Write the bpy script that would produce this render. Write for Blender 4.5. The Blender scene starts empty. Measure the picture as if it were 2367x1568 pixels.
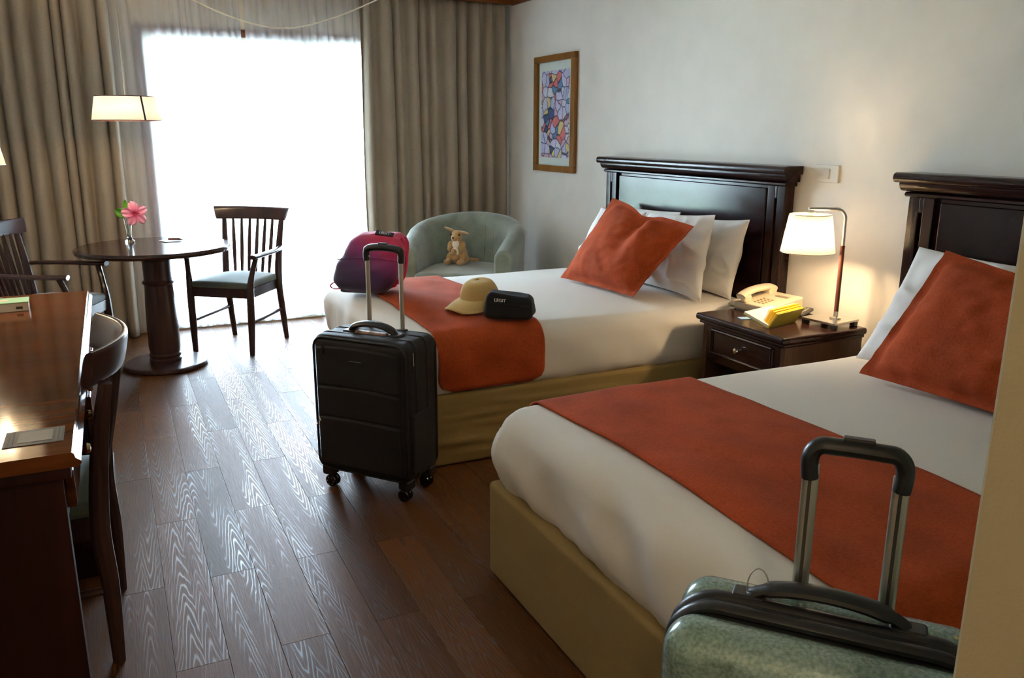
import bpy, bmesh, math, random
from mathutils import Vector, Matrix, noise

random.seed(11)
S = bpy.context.scene
COL = S.collection
PI = math.pi

# ------------------------------------------------------------------ camera
cam_d = bpy.data.cameras.new('camera')
cam_d.sensor_width = 36.0
cam_d.lens = 1905.5 / 2367.0 * 36.0
cam_d.clip_start = 0.02
cam = bpy.data.objects.new('camera', cam_d)
COL.objects.link(cam)
YAW, PITCH, ROLL = 0.4488, 0.2466, 0.0031
Fv = Vector((math.sin(YAW) * math.cos(PITCH), math.cos(YAW) * math.cos(PITCH), -math.sin(PITCH)))
Rv = Vector((math.cos(YAW), -math.sin(YAW), 0))
Uv = Rv.cross(Fv)
R2 = Rv * math.cos(ROLL) + Uv * math.sin(ROLL)
U2 = -Rv * math.sin(ROLL) + Uv * math.cos(ROLL)
M = Matrix.Identity(4)
for i in range(3):
    M[i][0], M[i][1], M[i][2] = R2[i], U2[i], -Fv[i]
M[0][3], M[1][3], M[2][3] = -2.9378, 0.0, 1.3973
cam.matrix_world = M
S.camera = cam

# ------------------------------------------------------------------ world, exposure
S.view_settings.view_transform = 'Standard'
S.view_settings.look = 'None'
S.view_settings.gamma = 1.0
S.view_settings.use_curve_mapping = False
S.view_settings.exposure = 2.2
SKY = 13.0
world = bpy.data.worlds.new('overcast_sky')
S.world = world
world.use_nodes = True
wn = world.node_tree
wn.nodes['Background'].inputs[0].default_value = (0.66, 0.83, 1.0, 1)
wn.nodes['Background'].inputs[1].default_value = SKY
S.cycles.use_denoising = True
S.cycles.max_bounces = 10
S.cycles.diffuse_bounces = 5
S.cycles.glossy_bounces = 4
S.cycles.transparent_max_bounces = 16
S.cycles.sample_clamp_indirect = 6.0
S.cycles.caustics_reflective = False
S.cycles.caustics_refractive = False
# portal that guides the daylight sampling at the window opening
pd = bpy.data.lights.new('window_portal', 'AREA')
pd.shape = 'RECTANGLE'; pd.size = 2.3; pd.size_y = 2.1
pd.cycles.is_portal = True
po = bpy.data.objects.new('window_portal', pd)
po.location = (-1.5, 6.40, 1.05)
po.rotation_euler = (-PI / 2, 0, 0)
COL.objects.link(po)
WARM = (1.0, 0.71, 0.41)

# ------------------------------------------------------------------ helpers
def linkobj(o):
    COL.objects.link(o)
    return o

def thing(name, label, cat, loc=(0, 0, 0), rotz=0.0, group=None):
    o = bpy.data.objects.new(name, None)
    o.empty_display_size = 0.1
    linkobj(o)
    o.location = loc
    o.rotation_euler = (0, 0, rotz)
    o['label'] = label
    o['category'] = cat
    if group:
        o['group'] = group
    return o

def tag(o, label, cat, group=None):
    o['label'] = label
    o['category'] = cat
    if group:
        o['group'] = group
    return o

def build(name, bm, mat, parent=None, smooth=True, angle=35, solid=0.0):
    me = bpy.data.meshes.new(name)
    bmesh.ops.recalc_face_normals(bm, faces=bm.faces)
    bm.to_mesh(me)
    bm.free()
    mats = mat if isinstance(mat, (list, tuple)) else [mat]
    for m in mats:
        me.materials.append(m)
    if smooth:
        for p in me.polygons:
            p.use_smooth = True
        me.set_sharp_from_angle(angle=math.radians(angle))
    o = bpy.data.objects.new(name, me)
    linkobj(o)
    if parent is not None:
        o.parent = parent
    if smooth and angle <= 40 and len(me.polygons) < 500:
        md = o.modifiers.new('flat_faces', 'WEIGHTED_NORMAL')
        md.keep_sharp = True
    if solid:
        md = o.modifiers.new('thickness', 'SOLIDIFY')
        md.thickness = solid
        md.offset = 0
    return o

def struct(o):
    o['kind'] = 'structure'
    return o

def box(bm, lo, hi, r=0.0, k=2):
    if r <= 0:
        return rbox(bm, lo, hi, 0.0, (1, 1, 1), 0)
    return rbox(bm, lo, hi, r, (1, 1, 1), k)

def rbox(bm, lo, hi, r, m=(4, 4, 4), k=4, fn=None):
    axes = []
    for a in range(3):
        l, h = lo[a], hi[a]
        if r > 0:
            c = [l + r - r * math.tan(PI / 4 * (1 - i / k)) for i in range(k)]
            c += [l + r + (h - l - 2 * r) * i / m[a] for i in range(m[a] + 1)]
            c += [h - r + r * math.tan(PI / 4 * (i / k)) for i in range(1, k + 1)]
        else:
            c = [l + (h - l) * i / m[a] for i in range(m[a] + 1)]
        axes.append(c)
    n = [len(c) - 1 for c in axes]
    vd = {}

    def V(i, j, l):
        key = (i, j, l)
        v = vd.get(key)
        if v is None:
            p = Vector((axes[0][i], axes[1][j], axes[2][l]))
            if r > 0:
                q = Vector([min(max(p[a], lo[a] + r), hi[a] - r) for a in range(3)])
                d = p - q
                if d.length > 1e-9:
                    p = q + d.normalized() * r
            if fn:
                p = fn(p)
            v = bm.verts.new(p)
            vd[key] = v
        return v
    for (a, b, c) in ((0, 1, 2), (1, 2, 0), (2, 0, 1)):
        for end in (0, n[c]):
            for i in range(n[a]):
                for j in range(n[b]):
                    q = []
                    for (di, dj) in ((0, 0), (1, 0), (1, 1), (0, 1)):
                        idx = [0, 0, 0]
                        idx[a] = i + di; idx[b] = j + dj; idx[c] = end
                        q.append(V(*idx))
                    if len(set(q)) >= 3:
                        try:
                            bm.faces.new(q if end else q[::-1])
                        except ValueError:
                            pass
    return list(vd.values())

def lathe(bm, prof, cx=0, cy=0, seg=32, cap=True, a0=0.0, a1=None):
    full = a1 is None
    n = seg if full else seg + 1
    rings = []
    for (r, z) in prof:
        if r < 1e-6:
            rings.append([bm.verts.new((cx, cy, z))])
        else:
            ring = []
            for i in range(n):
                t = a0 + (2 * PI * i / seg if full else (a1 - a0) * i / seg)
                ring.append(bm.verts.new((cx + r * math.cos(t), cy + r * math.sin(t), z)))
            rings.append(ring)
    for A, B in zip(rings[:-1], rings[1:]):
        for i in range(seg):
            j = (i + 1) % n
            if len(A) == 1 and len(B) == 1:
                continue
            if len(A) == 1:
                bm.faces.new((A[0], B[j], B[i]))
            elif len(B) == 1:
                bm.faces.new((A[i], A[j], B[0]))
            else:
                bm.faces.new((A[i], A[j], B[j], B[i]))
    if cap and full:
        for R in (rings[0], rings[-1]):
            if len(R) > 2:
                try:
                    bm.faces.new(R)
                except ValueError:
                    pass

def tube(bm, pts, rad, seg=10, flat=None, cap=True, up=None, closed=False):
    """flat=(a,b): cross-section half sizes multiply rad in the frame (normal, binormal)"""
    pts = [Vector(p) for p in pts]
    n = len(pts)
    if not isinstance(rad, (list, tuple)):
        rad = [rad] * n
    T = []
    for i in range(n):
        if closed:
            t = pts[(i + 1) % n] - pts[i - 1]
        elif i == 0:
            t = pts[1] - pts[0]
        elif i == n - 1:
            t = pts[-1] - pts[-2]
        else:
            t = pts[i + 1] - pts[i - 1]
        T.append(t.normalized())
    N = Vector(up) if up else (Vector((0, 0, 1)) if abs(T[0].z) < 0.9 else Vector((1, 0, 0)))
    N = (N - T[0] * N.dot(T[0])).normalized()
    rings = []
    for i in range(n):
        N = (N - T[i] * N.dot(T[i])).normalized()
        B = T[i].cross(N)
        fa, fb = flat if flat else (1, 1)
        rings.append([bm.verts.new(pts[i] + (N * math.cos(2 * PI * j / seg) * fa + B * math.sin(2 * PI * j / seg) * fb) * rad[i]) for j in range(seg)])
    pairs = list(zip(rings[:-1], rings[1:]))
    if closed:
        pairs.append((rings[-1], rings[0]))
    for A, B in pairs:
        for j in range(seg):
            k = (j + 1) % seg
            bm.faces.new((A[j], A[k], B[k], B[j]))
    if cap and not closed:
        bm.faces.new(rings[0][::-1])
        bm.faces.new(rings[-1])

def bez(p0, p1, p2, p3, n=12):
    out = []
    p0, p1, p2, p3 = map(Vector, (p0, p1, p2, p3))
    for i in range(n + 1):
        t = i / n
        out.append(p0 * (1 - t) ** 3 + p1 * 3 * t * (1 - t) ** 2 + p2 * 3 * t * t * (1 - t) + p3 * t ** 3)
    return out

def spline(pts, n=6):
    """Catmull-Rom through the points"""
    P = [Vector(p) for p in pts]
    P = [P[0] * 2 - P[1]] + P + [P[-1] * 2 - P[-2]]
    out = []
    for i in range(1, len(P) - 2):
        for s in range(n):
            t = s / n
            a, b, c, d = P[i - 1], P[i], P[i + 1], P[i + 2]
            out.append(0.5 * (2 * b + (c - a) * t + (2 * a - 5 * b + 4 * c - d) * t * t + (3 * b - a - 3 * c + d) * t ** 3))
    out.append(P[-2])
    return out

def ell(bm, c, r, rot=None, seg=14, rings=9):
    m = Matrix.Translation(Vector(c)) @ (rot.to_4x4() if rot else Matrix.Identity(4)) @ Matrix.Diagonal((r[0], r[1], r[2], 1))
    bmesh.ops.create_uvsphere(bm, u_segments=seg, v_segments=rings, radius=1.0, matrix=m)

def rotm(ax, deg):
    return Matrix.Rotation(math.radians(deg), 3, ax)

def grid(bm, nu, nv, fn, closed_u=False):
    vs = [[bm.verts.new(fn(i / nu, j / nv)) for j in range(nv + 1)] for i in range(nu + (0 if closed_u else 1))]
    for i in range(nu):
        k = (i + 1) % len(vs)
        for j in range(nv):
            bm.faces.new((vs[i][j], vs[k][j], vs[k][j + 1], vs[i][j + 1]))
    return vs

def prism(bm, poly, z0, z1):
    a = [bm.verts.new((x, y, z0)) for x, y in poly]
    b = [bm.verts.new((x, y, z1)) for x, y in poly]
    n = len(poly)
    for i in range(n):
        j = (i + 1) % n
        bm.faces.new((a[i], a[j], b[j], b[i]))
    bm.faces.new(a[::-1]); bm.faces.new(b)

def extr(bm, prof, axis, a, b):
    """profile of 2-D points in the two other axes, extruded along axis from a to b"""
    def mk(p, t):
        if axis == 'x':
            return (t, p[0], p[1])
        if axis == 'y':
            return (p[0], t, p[1])
        return (p[0], p[1], t)
    A = [bm.verts.new(mk(p, a)) for p in prof]
    B = [bm.verts.new(mk(p, b)) for p in prof]
    n = len(prof)
    for i in range(n):
        j = (i + 1) % n
        bm.faces.new((A[i], A[j], B[j], B[i]))
    bm.faces.new(A[::-1]); bm.faces.new(B)

def xf(bm, m):
    bmesh.ops.transform(bm, matrix=m, verts=bm.verts)

def N():
    return bmesh.new()

def nz(x, y, z, s=1.0, seed=0.0):
    return noise.noise(Vector((x * s + seed * 7.31, y * s - seed * 3.17, z * s + seed * 1.77)))

def text_part(txt, size, mat, parent, mtx, depth=0.0006, name='lettering'):
    cu = bpy.data.curves.new('t', 'FONT')
    cu.body = txt; cu.size = size; cu.extrude = depth
    cu.align_x = 'CENTER'; cu.align_y = 'CENTER'
    to = bpy.data.objects.new('t', cu)
    linkobj(to)
    dg = bpy.context.evaluated_depsgraph_get()
    me = bpy.data.meshes.new_from_object(to.evaluated_get(dg))
    bpy.data.objects.remove(to); bpy.data.curves.remove(cu)
    me.materials.clear(); me.materials.append(mat)
    me.name = name
    me.transform(mtx)
    o = bpy.data.objects.new(name, me)
    linkobj(o)
    o.parent = parent
    return o

# ------------------------------------------------------------------ materials
def newmat(name):
    m = bpy.data.materials.new(name)
    m.use_nodes = True
    nt = m.node_tree
    b = nt.nodes['Principled BSDF']
    return m, nt, b

def nd(nt, typ, **kw):
    n = nt.nodes.new(typ)
    for k, v in kw.items():
        setattr(n, k, v)
    return n

def coords(nt, scale=(1, 1, 1), kind='Object'):
    tc = nd(nt, 'ShaderNodeTexCoord')
    mp = nd(nt, 'ShaderNodeMapping')
    mp.inputs['Scale'].default_value = scale
    nt.links.new(tc.outputs[kind], mp.inputs['Vector'])
    return mp.outputs['Vector']

def ramp(nt, fac, stops):
    r = nd(nt, 'ShaderNodeValToRGB')
    while len(r.color_ramp.elements) < len(stops):
        r.color_ramp.elements.new(0.5)
    for e, (p, c) in zip(r.color_ramp.elements, stops):
        e.position = p
        e.color = (*c, 1) if len(c) == 3 else c
    nt.links.new(fac, r.inputs['Fac'])
    return r.outputs['Color']

def add_bump(nt, b, h, strength=0.2, dist=0.01):
    bp = nd(nt, 'ShaderNodeBump')
    bp.inputs['Strength'].default_value = strength
    bp.inputs['Distance'].default_value = dist
    nt.links.new(h, bp.inputs['Height'])
    nt.links.new(bp.outputs['Normal'], b.inputs['Normal'])

def plain(name, col, rough=0.5, metal=0.0, spec=0.5, coat=0.0, var=0.06, nscale=12, bump=0.0, bscale=120, sheen=0.0):
    m, nt, b = newmat(name)
    v = coords(nt)
    nx = nd(nt, 'ShaderNodeTexNoise')
    nx.inputs['Scale'].default_value = nscale
    nx.inputs['Detail'].default_value = 3
    nt.links.new(v, nx.inputs['Vector'])
    lo = tuple(max(0, c * (1 - var)) for c in col); hi = tuple(min(1, c * (1 + var)) for c in col)
    nt.links.new(ramp(nt, nx.outputs['Fac'], [(0.3, lo), (0.7, hi)]), b.inputs['Base Color'])
    b.inputs['Roughness'].default_value = rough
    b.inputs['Metallic'].default_value = metal
    b.inputs['Specular IOR Level'].default_value = spec
    b.inputs['Coat Weight'].default_value = coat
    b.inputs['Coat Roughness'].default_value = 0.08
    b.inputs['Sheen Weight'].default_value = sheen
    if bump:
        n2 = nd(nt, 'ShaderNodeTexNoise')
        n2.inputs['Scale'].default_value = bscale
        n2.inputs['Detail'].default_value = 2
        nt.links.new(v, n2.inputs['Vector'])
        add_bump(nt, b, n2.outputs['Fac'], bump, 0.004)
    return m

def fabric(name, col, var=0.12, wscale=420, bump=0.25, rough=0.9, sheen=0.2, big=5.0, bigvar=0.08, transl=0.0):
    m, nt, b = newmat(name)
    v = coords(nt)
    # crossed threads: two stretched noises
    dv = None
    for sc_ in ((wscale * 0.5, wscale * 0.5, wscale * 0.08), (wscale * 0.08, wscale * 0.5, wscale * 0.5)):
        mpw = nd(nt, 'ShaderNodeMapping'); mpw.inputs['Scale'].default_value = sc_
        nt.links.new(v, mpw.inputs['Vector'])
        w = nd(nt, 'ShaderNodeTexNoise'); w.inputs['Scale'].default_value = 1.0; w.inputs['Detail'].default_value = 1
        nt.links.new(mpw.outputs[0], w.inputs['Vector'])
        if dv is None:
            dv = w
        else:
            av = nd(nt, 'ShaderNodeMath', operation='ADD'); nt.links.new(dv.outputs['Fac'], av.inputs[0]); nt.links.new(w.outputs['Fac'], av.inputs[1])
            dv = nd(nt, 'ShaderNodeMath', operation='MULTIPLY'); dv.inputs[1].default_value = 0.5
            nt.links.new(av.outputs[0], dv.inputs[0])
    n2 = nd(nt, 'ShaderNodeTexNoise'); n2.inputs['Scale'].default_value = 160; n2.inputs['Detail'].default_value = 3
    nt.links.new(v, n2.inputs['Vector'])
    n1 = nd(nt, 'ShaderNodeTexNoise'); n1.inputs['Scale'].default_value = big; n1.inputs['Detail'].default_value = 2
    nt.links.new(v, n1.inputs['Vector'])
    ad = nd(nt, 'ShaderNodeMath', operation='ADD'); nt.links.new(dv.outputs[0], ad.inputs[0]); nt.links.new(n2.outputs['Fac'], ad.inputs[1])
    hf = nd(nt, 'ShaderNodeMath', operation='MULTIPLY'); hf.inputs[1].default_value = 0.5; nt.links.new(ad.outputs[0], hf.inputs[0])
    lo = tuple(c * (1 - var) for c in col); hi = tuple(min(1, c * (1 + var)) for c in col)
    c1 = ramp(nt, hf.outputs[0], [(0.3, lo), (0.7, hi)])
    c2 = ramp(nt, n1.outputs['Fac'], [(0.3, (1 - bigvar,) * 3), (0.7, (1 + 0 * bigvar,) * 3)])
    ml = nd(nt, 'ShaderNodeMixRGB', blend_type='MULTIPLY'); ml.inputs[0].default_value = 1
    nt.links.new(c1, ml.inputs[1]); nt.links.new(c2, ml.inputs[2])
    nt.links.new(ml.outputs[0], b.inputs['Base Color'])
    b.inputs['Roughness'].default_value = rough
    b.inputs['Specular IOR Level'].default_value = 0.25
    b.inputs['Sheen Weight'].default_value = sheen
    b.inputs['Sheen Roughness'].default_value = 0.5
    add_bump(nt, b, hf.outputs[0], bump, 0.0015)
    if transl:
        out = nt.nodes['Material Output']
        tr = nd(nt, 'ShaderNodeBsdfTranslucent')
        nt.links.new(ml.outputs[0], tr.inputs['Color'])
        mxs = nd(nt, 'ShaderNodeMixShader'); mxs.inputs[0].default_value = transl
        nt.links.new(b.outputs[0], mxs.inputs[1]); nt.links.new(tr.outputs[0], mxs.inputs[2])
        nt.links.new(mxs.outputs[0], out.inputs['Surface'])
    return m

def wood(name, dark, light, rough=0.25, coat=0.5, axis='Y', scale=9, stretch=0.08, bump=0.03, spec=0.22):
    m, nt, b = newmat(name)
    sc = {'X': (stretch, 1, 1), 'Y': (1, stretch, 1), 'Z': (1, 1, stretch)}[axis]
    v = coords(nt, sc)
    n1 = nd(nt, 'ShaderNodeTexNoise'); n1.inputs['Scale'].default_value = scale; n1.inputs['Detail'].default_value = 6
    n1.inputs['Distortion'].default_value = 1.2
    nt.links.new(v, n1.inputs['Vector'])
    n2 = nd(nt, 'ShaderNodeTexNoise'); n2.inputs['Scale'].default_value = scale * 12; n2.inputs['Detail'].default_value = 3
    nt.links.new(v, n2.inputs['Vector'])
    mx = nd(nt, 'ShaderNodeMath', operation='MULTIPLY_ADD'); mx.inputs[1].default_value = 0.35
    nt.links.new(n2.outputs['Fac'], mx.inputs[0]); nt.links.new(n1.outputs['Fac'], mx.inputs[2])
    nt.links.new(ramp(nt, mx.outputs[0], [(0.45, dark), (0.85, light)]), b.inputs['Base Color'])
    b.inputs['Roughness'].default_value = rough
    b.inputs['Coat Weight'].default_value = coat * 0.35
    b.inputs['Coat Roughness'].default_value = 0.14
    b.inputs['Specular IOR Level'].default_value = spec
    if bump:
        add_bump(nt, b, n2.outputs['Fac'], bump, 0.002)
    return m

def emit(name, col, strength):
    m, nt, b = newmat(name)
    b.inputs['Base Color'].default_value = (*col, 1)
    b.inputs['Emission Color'].default_value = (*col, 1)
    b.inputs['Emission Strength'].default_value = strength
    return m

def shade_mat(name, col, transl=0.6):
    m, nt, b = newmat(name)
    out = nt.nodes['Material Output']
    v = coords(nt)
    n1 = nd(nt, 'ShaderNodeTexNoise'); n1.inputs['Scale'].default_value = 300
    nt.links.new(v, n1.inputs['Vector'])
    c = ramp(nt, n1.outputs['Fac'], [(0.3, tuple(x * .94 for x in col)), (0.7, col)])
    nt.links.new(c, b.inputs['Base Color'])
    b.inputs['Roughness'].default_value = 0.9
    tr = nd(nt, 'ShaderNodeBsdfTranslucent'); nt.links.new(c, tr.inputs['Color'])
    mx = nd(nt, 'ShaderNodeMixShader'); mx.inputs[0].default_value = transl
    nt.links.new(b.outputs[0], mx.inputs[1]); nt.links.new(tr.outputs[0], mx.inputs[2])
    nt.links.new(mx.outputs[0], out.inputs['Surface'])
    return m

MAT = {}
MAT['wall'] = plain('wall_paint', (0.78, 0.735, 0.66), 0.75, var=0.03, nscale=6, bump=0.12, bscale=260)
MAT['ceiling'] = plain('ceiling_paint', (0.86, 0.84, 0.80), 0.8, var=0.02, bump=0.08, bscale=200)
MAT['mahog'] = wood('mahogany_dark', (0.012, 0.0045, 0.004), (0.032, 0.011, 0.009), 0.22, 0.7, 'Y', 7, 0.06)
MAT['mahogZ'] = wood('mahogany_upright', (0.012, 0.0045, 0.004), (0.034, 0.012, 0.009), 0.22, 0.7, 'Z', 7, 0.06)
MAT['nightside'] = wood('nightstand_lamplit_wood', (0.035, 0.016, 0.009), (0.095, 0.044, 0.024), 0.3, 0.5, 'Z', 6, 0.08)  # brown side veneer, lightened in colour for the lamplight on it
MAT['desk'] = wood('desk_wood', (0.045, 0.013, 0.004), (0.16, 0.048, 0.013), 0.11, 0.0, 'X', 8, 0.10, spec=0.13)
MAT['desk_dark'] = wood('desk_body_wood', (0.014, 0.004, 0.003), (0.035, 0.010, 0.007), 0.3, 0.4, 'Z', 7, 0.08)
MAT['chair'] = wood('chair_wood', (0.034, 0.018, 0.017), (0.068, 0.034, 0.031), 0.28, 0.5, 'Z', 12, 0.1)  # dark wood lightened, the window's flare is put into its colour
MAT['trim'] = wood('trim_wood', (0.10, 0.030, 0.009), (0.20, 0.066, 0.018), 0.35, 0.3, 'Y', 8, 0.05)
MAT['trimX'] = wood('pelmet_wood', (0.12, 0.040, 0.011), (0.23, 0.082, 0.022), 0.35, 0.3, 'X', 8, 0.05)
MAT['frame'] = wood('picture_frame_wood', (0.19, 0.075, 0.015), (0.30, 0.13, 0.028), 0.35, 0.3, 'Z', 12, 0.08)
MAT['sheet'] = fabric('bed_linen', (0.70, 0.66, 0.60), 0.03, 900, 0.06, 0.85, 0.1, 4, 0.03)
MAT['pillow'] = fabric('pillow_linen', (0.79, 0.77, 0.74), 0.03, 900, 0.06, 0.85, 0.1, 4, 0.03)
MAT['rust'] = fabric('rust_weave', (0.46, 0.074, 0.017), 0.30, 700, 0.5, 0.95, 0.0, 7, 0.28)
MAT['skirt'] = fabric('olive_skirt', (0.29, 0.20, 0.07), 0.10, 800, 0.2, 0.9, 0.1, 5, 0.12)
MAT['curtain'] = fabric('taupe_curtain', (0.42, 0.35, 0.26), 0.14, 800, 0.25, 0.85, 0.15, 3, 0.08, transl=0.05)
MAT['green'] = fabric('sage_velvet', (0.27, 0.305, 0.24), 0.14, 900, 0.15, 0.8, 0.6, 9, 0.35)
MAT['seat'] = fabric('seat_velvet', (0.15, 0.19, 0.17), 0.12, 900, 0.12, 0.8, 0.5, 9, 0.2)
MAT['plush'] = fabric('plush_fur', (0.52, 0.30, 0.11), 0.25, 500, 0.9, 1.0, 0.5, 30, 0.2)
MAT['plushw'] = fabric('plush_white', (0.8, 0.74, 0.64), 0.1, 500, 0.7, 1.0, 0.4, 30, 0.08)
MAT['black'] = plain('black_plastic', (0.012, 0.012, 0.013), 0.35)
MAT['blackfab'] = fabric('black_nylon', (0.016, 0.015, 0.016), 0.25, 1100, 0.35, 0.62, 0.05, 8, 0.1)
MAT['capblack'] = fabric('pouch_nylon', (0.012, 0.012, 0.014), 0.3, 900, 0.4, 0.8, 0.05, 12, 0.2)
MAT['zip'] = plain('zip_tape', (0.008, 0.008, 0.009), 0.55)
MAT['chrome'] = plain('brushed_metal', (0.62, 0.60, 0.56), 0.28, 1.0, var=0.04)
MAT['alu'] = plain('aluminium_tube', (0.60, 0.58, 0.50), 0.38, 0.9, var=0.04)
MAT['brass'] = plain('brass_knob', (0.62, 0.42, 0.20), 0.25, 1.0)
MAT['nickel'] = plain('nickel_knob', (0.80, 0.74, 0.64), 0.2, 1.0)
MAT['leather'] = plain('leather_wrap', (0.11, 0.028, 0.014), 0.5, bump=0.3, bscale=300)
MAT['phone'] = plain('phone_plastic', (0.66, 0.56, 0.40), 0.42, var=0.03)
MAT['phonekey'] = plain('phone_key_plastic', (0.50, 0.40, 0.25), 0.5)
MAT['phonedark'] = plain('phone_window', (0.30, 0.25, 0.18), 0.3)
MAT['phoneblue'] = plain('phone_edge', (0.40, 0.44, 0.44), 0.4)
MAT['white'] = plain('white_plastic', (0.74, 0.70, 0.62), 0.35, var=0.02)
MAT['paper'] = plain('book_paper', (0.80, 0.72, 0.58), 0.9, var=0.05, nscale=60)
MAT['yellow'] = plain('book_yellow', (0.80, 0.50, 0.015), 0.55)
MAT['yellow2'] = plain('book_cover_olive', (0.42, 0.36, 0.04), 0.5)
MAT['blue'] = plain('blue_card', (0.25, 0.42, 0.62), 0.5)
MAT['cap'] = fabric('beige_cotton', (0.62, 0.43, 0.17), 0.1, 900, 0.3, 0.9, 0.1, 14, 0.1)
MAT['petal'] = None
MAT['leaf'] = plain('leaf_green', (0.10, 0.36, 0.02), 0.4, var=0.2)
MAT['stem'] = plain('stem_green', (0.08, 0.20, 0.03), 0.5)
MAT['stamen'] = plain('stamen_crimson', (0.45, 0.01, 0.05), 0.5)
MAT['mint'] = plain('mint_cover', (0.36, 0.60, 0.36), 0.5)
MAT['cream'] = plain('cream_edge', (0.72, 0.60, 0.46), 0.7)
MAT['cable'] = plain('cable_cream', (0.62, 0.56, 0.40), 0.5)
MAT['grass'] = plain('lawn_green', (0.27, 0.36, 0.20), 0.9, var=0.3, nscale=3)
MAT['terrace'] = plain('terrace_tile', (0.66, 0.64, 0.61), 0.7)
MAT['matte'] = plain('mat_board', (0.62, 0.68, 0.62), 0.8, var=0.02)
MAT['shade'] = shade_mat('lamp_shade_fabric', (0.93, 0.90, 0.84), 0.55)
MAT['bulb'] = emit('bulb_glow', (1.0, 0.80, 0.52), 14.0)
MAT['glossblack'] = plain('gloss_black', (0.006, 0.006, 0.007), 0.12)
MAT['redcord'] = plain('red_thread', (0.35, 0.02, 0.03), 0.6)
MAT['letter'] = plain('white_print', (0.85, 0.84, 0.82), 0.6)
MAT['navy'] = plain('navy_patch', (0.02, 0.02, 0.045), 0.6)
MAT['greyprint'] = plain('grey_print', (0.40, 0.36, 0.30), 0.6)
MAT['cardgrey'] = plain('card_grey', (0.06, 0.056, 0.052), 0.5)
MAT['darkgrey'] = plain('dark_grey_plastic', (0.05, 0.045, 0.04), 0.4)

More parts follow.
